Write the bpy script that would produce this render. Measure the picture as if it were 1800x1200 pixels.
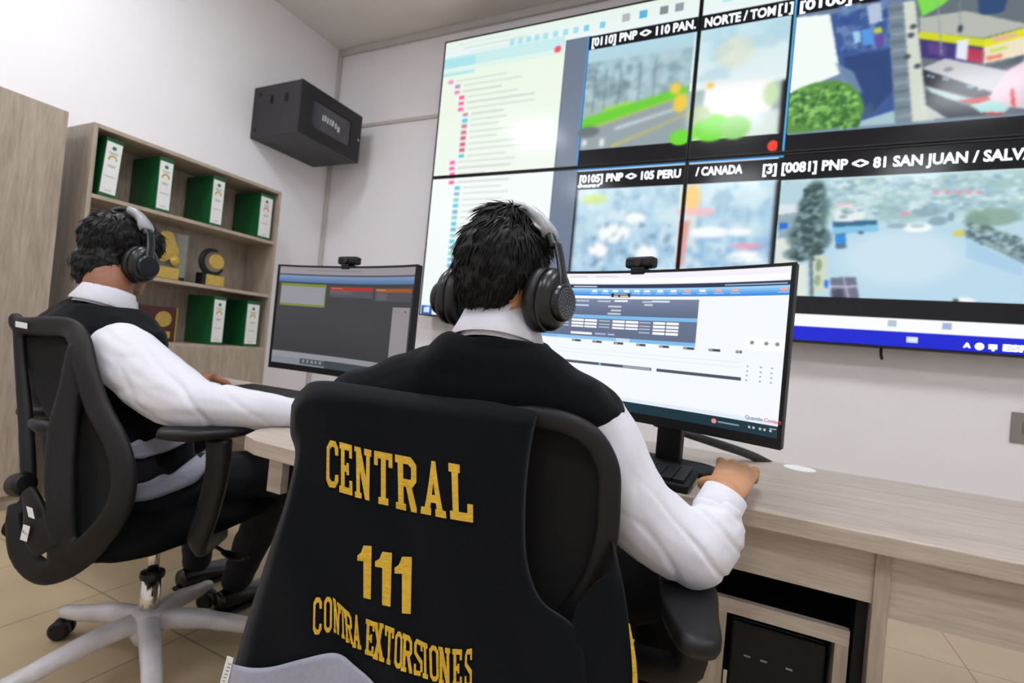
import bpy, bmesh, math, random
import numpy as np
from mathutils import Vector, Matrix, noise
random.seed(7)
S = bpy.context.scene
for o in list(bpy.data.objects): bpy.data.objects.remove(o)
# ------------------------------------------------------------------ camera
CAM = Vector((0, 0, 1.01))
FPX, YAW, PITCH, ROLL = 902.0, .45, .013, .095
FW = Vector((-math.sin(YAW)*math.cos(PITCH), math.cos(YAW)*math.cos(PITCH), math.sin(PITCH)))
R0 = Vector((math.cos(YAW), math.sin(YAW), 0)); U0 = R0.cross(FW)
R2 = R0*math.cos(ROLL)+U0*math.sin(ROLL); U2 = -R0*math.sin(ROLL)+U0*math.cos(ROLL)
cd = bpy.data.cameras.new('camera'); cam = bpy.data.objects.new('camera', cd); S.collection.objects.link(cam)
cam.matrix_world = Matrix.Translation(CAM) @ Matrix((R2, U2, -FW)).transposed().to_4x4()
cd.sensor_width = 36; cd.lens = FPX/1800*36; cd.clip_start = .02
cd.dof.use_dof = True; cd.dof.focus_distance = .85; cd.dof.aperture_fstop = 5.0
S.camera = cam
# ------------------------------------------------------------------ world, exposure
w = bpy.data.worlds.new('world'); S.world = w; w.use_nodes = True
w.node_tree.nodes['Background'].inputs[0].default_value = (.8, .85, .9, 1)
w.node_tree.nodes['Background'].inputs[1].default_value = .3
S.view_settings.view_transform = 'Standard'; S.view_settings.look = 'None'
S.view_settings.exposure = 0.0; S.view_settings.gamma = 1; S.view_settings.use_curve_mapping = False
LAMP = 22.5
def ray(px, py): return FW + R2*((px-900)/FPX) - U2*((py-600)/FPX)
def P(px, py, d): return CAM + ray(px, py)*d          # a point at depth d (metres in front of the lens)
def AZ(px, py, z):
    r = ray(px, py); return CAM + r*((z-CAM.z)/r.z)
# ------------------------------------------------------------------ materials
def lin(c):
    if isinstance(c, str): c = [int(c[i:i+2], 16)/255 for i in (0, 2, 4)]
    return tuple((x/12.92 if x <= .04045 else ((x+.055)/1.055)**2.4) for x in c)
MATS = {}
def mat(name, col, rough=.5, metal=0, noise_amt=.05, scale=20, bump=0, spec=.5, stretch=(1,1,1), emit=0, trans=0, alpha=1, sheen=0, detail=4):
    if name in MATS: return MATS[name]
    m = bpy.data.materials.new(name); m.use_nodes = True; nt = m.node_tree; b = nt.nodes['Principled BSDF']
    c = lin(col)
    tc = nt.nodes.new('ShaderNodeTexCoord'); mp = nt.nodes.new('ShaderNodeMapping'); mp.inputs['Scale'].default_value = stretch
    nz = nt.nodes.new('ShaderNodeTexNoise'); nz.inputs['Scale'].default_value = scale; nz.inputs['Detail'].default_value = detail
    nt.links.new(tc.outputs['Object'], mp.inputs[0]); nt.links.new(mp.outputs[0], nz.inputs[0])
    rp = nt.nodes.new('ShaderNodeValToRGB')
    rp.color_ramp.elements[0].position = .3; rp.color_ramp.elements[1].position = .7
    rp.color_ramp.elements[0].color = (*[x*(1-noise_amt) for x in c], 1)
    rp.color_ramp.elements[1].color = (*[min(1, x*(1+noise_amt)) for x in c], 1)
    nt.links.new(nz.outputs[0], rp.inputs[0]); nt.links.new(rp.outputs[0], b.inputs['Base Color'])
    b.inputs['Roughness'].default_value = rough; b.inputs['Metallic'].default_value = metal
    b.inputs['Specular IOR Level'].default_value = spec
    if trans: b.inputs['Transmission Weight'].default_value = trans
    if alpha < 1: b.inputs['Alpha'].default_value = alpha
    if sheen: b.inputs['Sheen Weight'].default_value = sheen; b.inputs['Sheen Roughness'].default_value = .5
    if bump:
        bp = nt.nodes.new('ShaderNodeBump'); bp.inputs['Strength'].default_value = bump; bp.inputs['Distance'].default_value = .002
        nt.links.new(nz.outputs[0], bp.inputs['Height']); nt.links.new(bp.outputs[0], b.inputs['Normal'])
    if emit:
        b.inputs['Emission Color'].default_value = (*c, 1); b.inputs['Emission Strength'].default_value = emit
    MATS[name] = m; return m
def wood(name, c1, c2, stretch, rough=.45):
    if name in MATS: return MATS[name]
    m = bpy.data.materials.new(name); m.use_nodes = True; nt = m.node_tree; b = nt.nodes['Principled BSDF']
    tc = nt.nodes.new('ShaderNodeTexCoord'); mp = nt.nodes.new('ShaderNodeMapping'); mp.inputs['Scale'].default_value = stretch
    n1 = nt.nodes.new('ShaderNodeTexNoise'); n1.inputs['Scale'].default_value = 3.2; n1.inputs['Detail'].default_value = 9; n1.inputs['Roughness'].default_value = .62; n1.inputs['Distortion'].default_value = .6
    n2 = nt.nodes.new('ShaderNodeTexNoise'); n2.inputs['Scale'].default_value = 14; n2.inputs['Detail'].default_value = 6
    mx = nt.nodes.new('ShaderNodeMix'); mx.data_type = 'FLOAT'; mx.inputs[0].default_value = .35
    rp = nt.nodes.new('ShaderNodeValToRGB'); e = rp.color_ramp.elements
    e[0].position = .36; e[0].color = (*lin(c2), 1); e[1].position = .62; e[1].color = (*lin(c1), 1)
    nt.links.new(tc.outputs['Object'], mp.inputs[0]); nt.links.new(mp.outputs[0], n1.inputs[0]); nt.links.new(mp.outputs[0], n2.inputs[0])
    nt.links.new(n1.outputs[0], mx.inputs[2]); nt.links.new(n2.outputs[0], mx.inputs[3]); nt.links.new(mx.outputs[0], rp.inputs[0])
    nt.links.new(rp.outputs[0], b.inputs['Base Color']); b.inputs['Roughness'].default_value = rough
    MATS[name] = m; return m
M_wall = mat('wall_paint', 'f6f4f7', .7, noise_amt=.012, scale=3)
M_ceil = mat('ceiling_paint', 'ece6e0', .8, noise_amt=.02, scale=3)
M_trimw = mat('trim_paint', 'c9c4bf', .6, noise_amt=.03)
W_x = wood('ash_wood_along', 'c1b5a8', 'a39688', (1.2, 14, 14))
W_z = wood('ash_wood_upright', 'b4a696', '96897a', (9, 9, .9))
W_edge = wood('ash_edge_band', 'b9a998', 'a39483', (3, 3, 3))
M_blk = mat('black_plastic', '0c0c0e', .45, spec=.35, noise_amt=.1, scale=40)
M_blkm = mat('matt_black_plastic', '09090a', .6, noise_amt=.15, scale=60, bump=.1, spec=.3)
M_frame = mat('chair_frame_plastic', '131112', .5, spec=.3, noise_amt=.08, scale=60, bump=.05)
M_mesh = mat('chair_mesh_fabric', '060606', .95, noise_amt=.4, scale=400, bump=.3)
M_seat = mat('seat_fabric', '060607', .95, noise_amt=.3, scale=250, bump=.3, spec=.15)
M_vest = mat('vest_fabric', '0b0e13', .95, noise_amt=.18, scale=350, bump=.25, sheen=.06, spec=.12)
M_shirt = mat('shirt_cotton', 'd9d9e1', .85, noise_amt=.02, scale=200, bump=.05, spec=.25)
M_silver = mat('reflective_silver', '9d9fb2', .5, noise_amt=.06, scale=120, bump=.1)
M_gold = mat('gold_thread', 'd0a92c', .45, noise_amt=.16, scale=90, bump=.35, stretch=(1, 1, 3), spec=.5)
M_goldp = mat('gold_plate', 'c2a24c', .4, .2, noise_amt=.12, scale=60)
M_skin = mat('skin', 'bf8a62', .5, noise_amt=.08, scale=30, bump=.08)
M_skin1 = mat('skin_shaded', '8e5d42', .5, noise_amt=.08, scale=30, bump=.08)  # darker copy of the skin, the neck's shadow put into its colour
M_hair = mat('black_hair', '030303', .5, noise_amt=.3, scale=80, spec=.3)
M_navy = mat('navy_trousers', '090b15', .9, noise_amt=.15, scale=200, bump=.1)
M_blkt = mat('black_trousers', '060607', .95, noise_amt=.15, scale=200, bump=.1, spec=.15)
M_shoe = mat('black_leather', '0b0b0c', .25, noise_amt=.1, scale=40)
M_chrome = mat('chrome', 'cfcac4', .14, 1, noise_amt=.02)
M_wrap = mat('cloudy_plastic_wrap', 'd2ced0', .3, noise_amt=.16, scale=14, bump=.8, detail=8)
M_film = mat('clear_film', 'e8ecf2', .12, noise_amt=.05, scale=60, bump=.5, alpha=.42)
M_phone = mat('headphone_plastic', '0f1115', .3, noise_amt=.08, scale=40)
M_pad = mat('headphone_leatherette', '090a0b', .45, noise_amt=.15, scale=90, bump=.2)
M_label = mat('white_label', 'e8e8e6', .6, noise_amt=.02)
M_green = mat('binder_green', '0a5a2c', .4, noise_amt=.08, scale=20)
M_greenl = mat('print_green', '1f7a52', .6)
M_goldl = mat('print_ochre', 'c9b64a', .6)
M_grey = mat('print_grey', '8d9099', .6)
M_white = mat('white_plastic', 'efefef', .4, noise_amt=.02)
M_rack = mat('rack_steel', '242227', .45, noise_amt=.06, scale=50)
M_rackd = mat('rack_door', '141316', .35, noise_amt=.06, scale=50)
M_glassd = mat('smoked_glass', '4a4a52', .1, noise_amt=.2, scale=10)
M_mar = mat('mahogany', '4a1410', .35, noise_amt=.2, scale=20)
M_clear = mat('clear_acrylic', 'e6efe6', .05, noise_amt=.02, trans=.95)
M_lamp = mat('lamp_diffuser', 'f5f8ff', .5, emit=LAMP, noise_amt=0)
# ------------------------------------------------------------------ object helpers
def link(o): S.collection.objects.link(o); return o
def obj(name, bm, m, parent=None, smooth=False, bevel=0, auto=40, kind=None, mods=None):
    """link a bmesh in world coordinates as one mesh object, parented when asked"""
    me = bpy.data.meshes.new(name)
    if isinstance(bm, bmesh.types.BMesh):
        bmesh.ops.recalc_face_normals(bm, faces=bm.faces); bm.to_mesh(me); bm.free()
    else: me = bm
    o = bpy.data.objects.new(name, me); link(o)
    for mm in (m if isinstance(m, (list, tuple)) else [m]): me.materials.append(mm)
    if smooth: me.shade_smooth()
    if bevel:
        b = o.modifiers.new('bevel', 'BEVEL'); b.width = bevel; b.segments = 2; b.limit_method = 'ANGLE'; b.angle_limit = math.radians(auto)
    if parent is not None:
        o.parent = parent
        base = WORLD.get(parent.name, Matrix.Identity(4)); o.matrix_parent_inverse = base.inverted()
    WORLD[o.name] = Matrix.Identity(4)
    if kind: o['kind'] = kind
    return o
WORLD = {}
def thing(name, label, cat, loc, group=None):
    o = bpy.data.objects.new(name, None); link(o); o.location = loc; o.empty_display_size = .05
    o['label'] = label; o['category'] = cat
    if group: o['group'] = group
    WORLD[o.name] = Matrix.Translation(Vector(loc)); return o
def tag(o, label, cat, group=None):
    o['label'] = label; o['category'] = cat
    if group: o['group'] = group
    return o
def dup(root, delta, label=None, tilt=None):
    r = root.copy(); link(r); r.location = root.location + Vector(delta)
    if label: r['label'] = label
    if tilt: r.rotation_euler = tilt
    for ch in root.children:
        c = ch.copy(); link(c); c.parent = r
        for g in ch.children:
            d = g.copy(); link(d); d.parent = c
    return r
def box(bm, lo, hi, M=None):
    lo = Vector(lo); hi = Vector(hi)
    vs = [Vector((x, y, z)) for x in (lo.x, hi.x) for y in (lo.y, hi.y) for z in (lo.z, hi.z)]
    if M is not None: vs = [M @ v for v in vs]
    v = [bm.verts.new(p) for p in vs]
    for f in ((0,1,3,2),(4,6,7,5),(0,4,5,1),(2,3,7,6),(0,2,6,4),(1,5,7,3)): bm.faces.new([v[i] for i in f])
    return bm
def nb(): return bmesh.new()
def catmull(pts, n=6, closed=False):
    pts = [Vector(p) for p in pts]; out = []; N = len(pts)
    rng = range(N if closed else N-1)
    for i in rng:
        if closed: a, b, c, d = pts[i-1], pts[i], pts[(i+1) % N], pts[(i+2) % N]
        else: a, b, c, d = pts[max(i-1, 0)], pts[i], pts[i+1], pts[min(i+2, N-1)]
        for k in range(n):
            t = k/n
            out.append(.5*((2*b)+(c-a)*t+(2*a-5*b+4*c-d)*t*t+(3*b-a-3*c+d)*t**3))
    if not closed: out.append(pts[-1])
    return out
def lerpl(vals, n, closed=False):
    out = []; N = len(vals)
    for i in range(N if closed else N-1):
        for k in range(n): out.append(vals[i]+(vals[(i+1) % N]-vals[i])*k/n)
    if not closed: out.append(vals[-1])
    return out
def sweep(bm, pts, rx, ry=None, up=(0,0,1), seg=12, closed=False, n=6, power=1.0, caps=True, smooth=True):
    """sweep a super-ellipse (rx sideways, ry along `up`) through points"""
    K = len(pts)
    rx = list(rx) if hasattr(rx, '__len__') else [rx]*K
    ry = rx if ry is None else (list(ry) if hasattr(ry, '__len__') else [ry]*K)
    if smooth and n > 1: P_ = catmull(pts, n, closed); rx = lerpl(rx, n, closed); ry = lerpl(ry, n, closed)
    else: P_ = [Vector(p) for p in pts]
    N = len(P_); rings = []; up = Vector(up)
    for i, p in enumerate(P_):
        a = P_[i-1] if (closed or i > 0) else P_[i]; b = P_[(i+1) % N] if (closed or i < N-1) else P_[i]
        t = (b-a).normalized(); s = t.cross(up)
        if s.length < 1e-3: s = t.cross(Vector((1, .1, 0)))
        s.normalize(); u = s.cross(t).normalized(); ring = []
        for k in range(seg):
            an = 2*math.pi*k/seg; c, q = math.cos(an), math.sin(an)
            c = math.copysign(abs(c)**power, c); q = math.copysign(abs(q)**power, q)
            ring.append(bm.verts.new(p+s*c*rx[i]+u*q*ry[i]))
        rings.append(ring)
    for i in range(N if closed else N-1):
        A, B = rings[i], rings[(i+1) % N]
        for k in range(seg): bm.faces.new((A[k], A[(k+1) % seg], B[(k+1) % seg], B[k]))
    if caps and not closed: bm.faces.new(rings[0][::-1]); bm.faces.new(rings[-1])
    return bm
def ball(bm, c, r, axes=None, seg=20, rings=12):
    c = Vector(c); r = (r, r, r) if not hasattr(r, '__len__') else r
    A = axes or (Vector((1,0,0)), Vector((0,1,0)), Vector((0,0,1)))
    rr = []
    for i in range(1, rings):
        th = math.pi*i/rings
        rr.append([bm.verts.new(c+A[0]*(r[0]*math.sin(th)*math.cos(2*math.pi*k/seg))+A[1]*(r[1]*math.sin(th)*math.sin(2*math.pi*k/seg))+A[2]*(r[2]*math.cos(th))) for k in range(seg)])
    t = bm.verts.new(c+A[2]*r[2]); b = bm.verts.new(c-A[2]*r[2])
    for k in range(seg):
        bm.faces.new((t, rr[0][k], rr[0][(k+1) % seg])); bm.faces.new((b, rr[-1][(k+1) % seg], rr[-1][k]))
        for i in range(len(rr)-1): bm.faces.new((rr[i][k], rr[i+1][k], rr[i+1][(k+1) % seg], rr[i][(k+1) % seg]))
    return bm
def limb(bm, pts, rad, seg=16):
    sweep(bm, pts, rad, seg=seg, n=4, up=(.13, .2, .97))
    ball(bm, pts[0], rad[0]*.98); ball(bm, pts[-1], rad[-1]*.98)
def lathe(bm, c, axis, prof, seg=28, cap=True):
    """revolve (radius, height) pairs about axis through c"""
    c = Vector(c); a = Vector(axis).normalized(); s = a.orthogonal().normalized(); t = a.cross(s); rings = []
    for r, h in prof: rings.append([bm.verts.new(c+a*h+(s*math.cos(2*math.pi*k/seg)+t*math.sin(2*math.pi*k/seg))*max(r, 1e-5)) for k in range(seg)])
    for i in range(len(rings)-1):
        for k in range(seg): bm.faces.new((rings[i][k], rings[i][(k+1) % seg], rings[i+1][(k+1) % seg], rings[i+1][k]))
    if cap: bm.faces.new(rings[0][::-1]); bm.faces.new(rings[-1])
    return bm
def cyl(bm, a, b, r, r2=None, seg=20):
    a = Vector(a); b = Vector(b); L = (b-a).length
    return lathe(bm, a, b-a, [(r, 0), (r if r2 is None else r2, L)], seg)
def fuse(name, bm, m, parent, voxel=.005, smooth=6, disp=None, cut=None):
    """merge overlapping closed shapes into one continuous skin"""
    me = bpy.data.meshes.new(name); bmesh.ops.recalc_face_normals(bm, faces=bm.faces); bm.to_mesh(me); bm.free()
    o = bpy.data.objects.new(name+'_src', me); link(o)
    r = o.modifiers.new('r', 'REMESH'); r.mode = 'VOXEL'; r.voxel_size = voxel; r.adaptivity = 0
    if smooth:
        s = o.modifiers.new('s', 'SMOOTH'); s.factor = .5; s.iterations = smooth
    dg = bpy.context.evaluated_depsgraph_get(); dg.update()
    ne = bpy.data.meshes.new_from_object(o.evaluated_get(dg)); bpy.data.objects.remove(o)
    if disp or cut:
        b = nb(); b.from_mesh(ne); b.normal_update()
        if disp:
            mv = [(v, v.normal*disp(v.co, v.normal)) for v in b.verts]
            for v, d in mv: v.co += d
        if cut: bmesh.ops.delete(b, geom=[v for v in b.verts if cut(v.co)], context='VERTS')
        b.to_mesh(ne); b.free()
    ne.materials.clear()
    return obj(name, ne, m, parent, smooth=True)
def wrinkle(amp, sc, aniso=(1,1,1)):
    def f(co, n):
        q = Vector((co.x*aniso[0], co.y*aniso[1], co.z*aniso[2]))*sc
        return amp*(abs(noise.noise(q))*1.6-.5) + amp*.45*noise.noise(q*2.3)
    return f
# ------------------------------------------------------------------ the room
XL, YB, ZC, XR, YF = -3.4975, 3.27, 3.453, 3.2, -2.6
def struct(name, bm, m, **k): o = obj(name, bm, m, **k); o['kind'] = 'structure'; return o
tile = bpy.data.materials.new('floor_tiles'); tile.use_nodes = True; nt = tile.node_tree; b = nt.nodes['Principled BSDF']
tc = nt.nodes.new('ShaderNodeTexCoord'); mp = nt.nodes.new('ShaderNodeMapping'); mp.inputs['Location'].default_value = (2.04/.469+40, -1.067/.469+40, 0); mp.inputs['Scale'].default_value = (1/.469, 1/.469, 1)
br = nt.nodes.new('ShaderNodeTexBrick'); br.offset = 0; br.inputs['Scale'].default_value = 1; br.inputs['Mortar Size'].default_value = .006; br.inputs['Brick Width'].default_value = 1; br.inputs['Row Height'].default_value = 1
br.inputs['Color1'].default_value = (*lin('cbb795'), 1); br.inputs['Color2'].default_value = (*lin('c6b190'), 1); br.inputs['Mortar'].default_value = (*lin('8f8370'), 1)
nz = nt.nodes.new('ShaderNodeTexNoise'); nz.inputs['Scale'].default_value = 5; nz.inputs['Detail'].default_value = 8
mx = nt.nodes.new('ShaderNodeMix'); mx.data_type = 'RGBA'; mx.blend_type = 'MULTIPLY'; mx.inputs[0].default_value = .25
nt.links.new(tc.outputs['Object'], mp.inputs[0]); nt.links.new(mp.outputs[0], br.inputs[0]); nt.links.new(tc.outputs['Object'], nz.inputs[0])
nt.links.new(br.outputs[0], mx.inputs[6]); nt.links.new(nz.outputs[0], mx.inputs[7]); nt.links.new(mx.outputs[2], b.inputs['Base Color']); b.inputs['Roughness'].default_value = .28
struct('floor', box(nb(), (XL-.1, YF-.1, -.1), (XR+.1, YB+.1, 0)), tile)
struct('ceiling', box(nb(), (XL-.1, YF-.1, ZC), (XR+.1, YB+.1, ZC+.1)), M_ceil)
struct('wall_left', box(nb(), (XL-.1, YF, 0), (XL, YB, ZC)), M_wall)
struct('wall_back', box(nb(), (XL-.1, YB, 0), (XR+.1, YB+.1, ZC)), M_wall)
struct('wall_right', box(nb(), (XR, YF, 0), (XR+.1, YB, ZC)), M_wall)
struct('wall_front', box(nb(), (XL-.1, YF-.1, 0), (XR+.1, YF, ZC)), M_wall)
struct('trim_1', box(nb(), (XL, YB-.03, ZC-.055), (XR, YB, ZC)), M_trimw, bevel=.006)
struct('trim_2', box(nb(), (XL, YB-.012, 2.745), (XR, YB, 2.775)), M_trimw, bevel=.003)
struct('trim_3', box(nb(), (XL, YB-.03, 0), (XL+.03, YB, ZC-.055)), M_trimw, bevel=.004)
for i, (x, y) in enumerate(((-2.45, 1.0), (-.45, 1.0), (1.4, 1.0), (-2.45, -.9), (-.45, -.9), (1.4, -.9))):
    side = ('left', 'middle', 'right')[i % 3]
    t = thing('ceiling_light', f'square white ceiling light panel, {side} one of the {"row nearer the screens" if y > 0 else "row behind the desks"}', 'ceiling light', (x, y, ZC), 'ceiling light panels')
    f = nb()
    for a in ((-.31, -.31, .31, -.29), (-.31, .29, .31, .31), (-.31, -.29, -.29, .29), (.29, -.29, .31, .29)): box(f, (x+a[0], y+a[1], ZC-.03), (x+a[2], y+a[3], ZC))
    obj('frame', f, M_white, t); obj('diffuser', box(nb(), (x-.29, y-.29, ZC-.022), (x+.29, y+.29, ZC-.004)), M_lamp, t)
# ------------------------------------------------------------------ raster screens (colour attribute on a fine grid)
def screen_mat(name, strength, rough=.12):
    m = bpy.data.materials.new(name); m.use_nodes = True; nt = m.node_tree; b = nt.nodes['Principled BSDF']
    a = nt.nodes.new('ShaderNodeAttribute'); a.attribute_name = 'pix'
    b.inputs['Base Color'].default_value = (.012, .012, .014, 1); b.inputs['Roughness'].default_value = rough; b.inputs['Specular IOR Level'].default_value = .2
    nt.links.new(a.outputs['Color'], b.inputs['Emission Color']); b.inputs['Emission Strength'].default_value = strength
    return m
class Canvas:
    def __init__(s, W, H, u0, v0, u1, v1, bg):
        s.W, s.H = W, H; s.u = u0+(np.arange(W)+.5)/W*(u1-u0); s.v = v0+(np.arange(H)+.5)/H*(v1-v0)
        s.U, s.V = np.meshgrid(s.u, s.v); s.a = np.zeros((H, W, 3)); s.a[:] = s.c(bg)
    def c(s, h): return np.array([int(h[i:i+2], 16)/255 for i in (0, 2, 4)])
    def rect(s, u0, v0, u1, v1, col, al=1):
        k = (s.U >= u0) & (s.U < u1) & (s.V >= v0) & (s.V < v1); s.a[k] = s.a[k]*(1-al)+s.c(col)*al
    def poly(s, pts, col, al=1):
        k = np.zeros(s.U.shape, bool); n = len(pts)
        for i in range(n):
            (x1, y1), (x2, y2) = pts[i], pts[(i+1) % n]
            if y1 == y2: continue
            k ^= ((s.V > y1) != (s.V > y2)) & (s.U < (x2-x1)*(s.V-y1)/(y2-y1)+x1)
        s.a[k] = s.a[k]*(1-al)+s.c(col)*al
    def ell(s, u, v, ru, rv, col, al=1, soft=.3):
        d = np.sqrt(((s.U-u)/ru)**2+((s.V-v)/rv)**2); k = np.clip((1+soft-d)/max(soft, 1e-3), 0, 1)*al; s.a[:] = s.a*(1-k[..., None])+s.c(col)*k[..., None]
    def grad(s, u0, v0, u1, v1, c0, c1, horiz=False):
        k = (s.U >= u0) & (s.U < u1) & (s.V >= v0) & (s.V < v1); t = ((s.U-u0)/(u1-u0) if horiz else (s.V-v0)/(v1-v0))[k][:, None]
        s.a[k] = s.c(c0)*(1-t)+s.c(c1)*t
    def mott(s, u0, v0, u1, v1, cols, su, sv, seed, al=.6, thr=.5):
        rs = np.random.RandomState(seed); k = (s.U >= u0) & (s.U < u1) & (s.V >= v0) & (s.V < v1)
        for ci, col in enumerate(cols):
            g = np.zeros(s.U.shape)
            for o_, am in ((1, .6), (2.3, .4)):
                nu, nv = int((u1-u0)/su*o_)+3, int((v1-v0)/sv*o_)+3; G = rs.rand(nv, nu)
                x = np.clip((s.U-u0)/(u1-u0), 0, 1)*(nu-2); y = np.clip((s.V-v0)/(v1-v0), 0, 1)*(nv-2)
                xi, yi = x.astype(int), y.astype(int); fx, fy = x-xi, y-yi
                g += am*((G[yi, xi]*(1-fx)+G[yi, xi+1]*fx)*(1-fy)+(G[yi+1, xi]*(1-fx)+G[yi+1, xi+1]*fx)*fy)
            kk = np.clip((g-thr)*7, 0, 1)*al*k; s.a = s.a*(1-kk[..., None])+s.c(col)*kk[..., None]
def blur(s_, u0, v0, u1, v1, k):
    iu = np.where((s_.u >= u0) & (s_.u < u1))[0]; iv = np.where((s_.v >= v0) & (s_.v < v1))[0]
    a = s_.a[iv[0]:iv[-1]+1, iu[0]:iu[-1]+1]
    w_ = np.exp(-.5*(np.arange(-3*k, 3*k+1)/k)**2); w_ /= w_.sum(); n = 3*k
    p = np.pad(a, ((n, n), (n, n), (0, 0)), 'edge'); p = sum(w_[i]*p[i:i+a.shape[0]] for i in range(2*n+1)); p = sum(w_[i]*p[:, i:i+a.shape[1]] for i in range(2*n+1))
    s_.a[iv[0]:iv[-1]+1, iu[0]:iu[-1]+1] = p
def raster(name, arr, fpos, m, parent):
    """grid mesh whose vertices carry arr (H x W x 3 display colours); fpos(s, t) -> world point, s right, t down"""
    H, W, _ = arr.shape; ss = np.linspace(0, 1, W); tt = np.linspace(0, 1, H)
    co = np.array([[fpos(s, t) for s in ss] for t in (0, 1)])           # straight in t
    T = tt[:, None, None]; co = co[0][None]*(1-T)+co[1][None]*T
    me = bpy.data.meshes.new(name); idx = np.arange(H*W).reshape(H, W)
    q = np.stack([idx[:-1, :-1], idx[1:, :-1], idx[1:, 1:], idx[:-1, 1:]], -1).reshape(-1, 4)
    me.vertices.add(H*W); me.vertices.foreach_set('co', co.reshape(-1).astype(np.float32))
    me.loops.add(q.size); me.loops.foreach_set('vertex_index', q.reshape(-1).astype(np.int32))
    me.polygons.add(len(q)); me.polygons.foreach_set('loop_start', (np.arange(len(q))*4).astype(np.int32))
    me.update(calc_edges=True)
    at = me.color_attributes.new('pix', 'FLOAT_COLOR', 'POINT'); l = np.where(arr <= .04045, arr/12.92, ((arr+.055)/1.055)**2.4)
    at.data.foreach_set('color', np.concatenate([l, np.ones((H, W, 1))], -1).reshape(-1).astype(np.float32))
    return obj(name, me, m, parent)
def text(name, s, pos, right, upv, size, m, parent, width=None, align='LEFT', extrude=0, bold=0):
    cu = bpy.data.curves.new(name, 'FONT'); cu.body = s; cu.size = size; cu.extrude = extrude; cu.offset = bold; cu.align_x = align; cu.resolution_u = 3
    o = bpy.data.objects.new(name, cu); link(o); dg = bpy.context.evaluated_depsgraph_get(); dg.update()
    me = bpy.data.meshes.new_from_object(o.evaluated_get(dg)); bpy.data.objects.remove(o)
    right = Vector(right).normalized(); upv = Vector(upv).normalized(); n = right.cross(upv)
    xs = [v.co.x for v in me.vertices]
    k = 1 if not width or not xs else width/(max(xs)-min(xs))
    for v in me.vertices: v.co = Vector(pos)+right*v.co.x*k+upv*v.co.y+n*v.co.z
    me.materials.clear(); bm = nb(); bm.from_mesh(me); bm.faces.ensure_lookup_table(); cs = sorted([(min(q), max(q), f.index) for f in bm.faces for q in [[(v.co-Vector(pos)).dot(right) for v in f.verts]]])
    groups = []; end = -1e9
    for a, b_, ix in cs:
        if a-end > size*.2: groups.append([])
        groups[-1].append(ix); end = max(end, b_)
    for g in groups:
        b2 = bm.copy(); b2.faces.ensure_lookup_table(); gs = set(g); bmesh.ops.delete(b2, geom=[f for f in b2.faces if f.index not in gs], context='FACES'); obj(name, b2, m, parent)
    bm.free()
# ---- the video wall: coordinates u (panel widths), v (panel heights) from its top-left corner
VX, VZ, VW_, VH, VY = -2.2785, 3.225, 1.808, 1.019, 3.10
VC = Canvas(800, 440, 0, 0, 2, 2, 'f2fbf4')
c = VC
c.grad(0, 0, 2, .16, 'e9f8ee', 'eefafc'); c.grad(0, .12, .55, 2, 'eefbe9', 'fbfefc'); c.grad(0, 1, .55, 2, 'fafffd', 'f4fdfd')
c.rect(0, .12, .53, .20, 'c2ecf4', .75); c.rect(0, .13, .15, .26, 'a8e6f0', .8); c.rect(0, .2, .53, .235, 'e4f8ee')
for i in range(3): c.rect(.06+i*.03, .03+i*.035, .3+i*.07, .036+i*.035, 'c9d4cc', .7)
for u in (.30, .335, .37, .405, .44, .48, .52, .56, .6, .66): c.rect(u, .075, u+.02, .115, 'a9e4f2' if u < .6 else '7fd4ee')
for u, cc in ((.74, 'b9b9c0'), (.80, '5fb8e4'), (.87, '8a8f96'), (.92, '9aa0a8'), (1.06, 'b7ecf7'), (1.12, '7fd0ee'), (1.18, '8fe0e6'), (1.3, '9fd8f0'), (1.4, 'c0e8f4')): c.rect(u, .05, u+.028, .10, cc)
c.ell(.505, .2, .012, .02, 'ff5a70')
rs = np.random.RandomState(3)
rows = [(.03, 'ff8fc0'), (.065, 'b49ac8'), (.065, 'ff7fb8'), (.09, 'ff5fa8'), (.09, 'ff5fa8'), (.09, 'ff6fb0'), (.115, 'c09aa8'), (.115, '5fcdf0'), (.115, 'c88a9a'), (.115, 'd87a9a'), (.115, 'd06a92'), (.115, 'e06090'), (.115, 'd07088'), (.115, '5fc8e0'), (.075, 'ff6fb4'), (.075, 'ff5fa8'), (.08, 'ff5fa8'), (.08, 'ff4f90')]
for i in range(38):
    v = .29+i*.043; du, col = rows[i] if i < len(rows) else (.11, ('5fcfe8', '7fb8d8', '8fd8d0')[i % 3])
    if v > 1.88: break
    c.rect(du, v, du+.024, v+.026, col); c.rect(du+.04, v+.008, du+.04+.12+.2*rs.rand(), v+.018, 'b5c4bc', .55)
c.rect(.535, .15, .63, 2, '707b8c'); c.grad(.542, .15, .63, 1.0, '6f7c90', '808b9c'); c.grad(.542, 1.0, .63, 1.9, '79859a', '6b7990')
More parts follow.
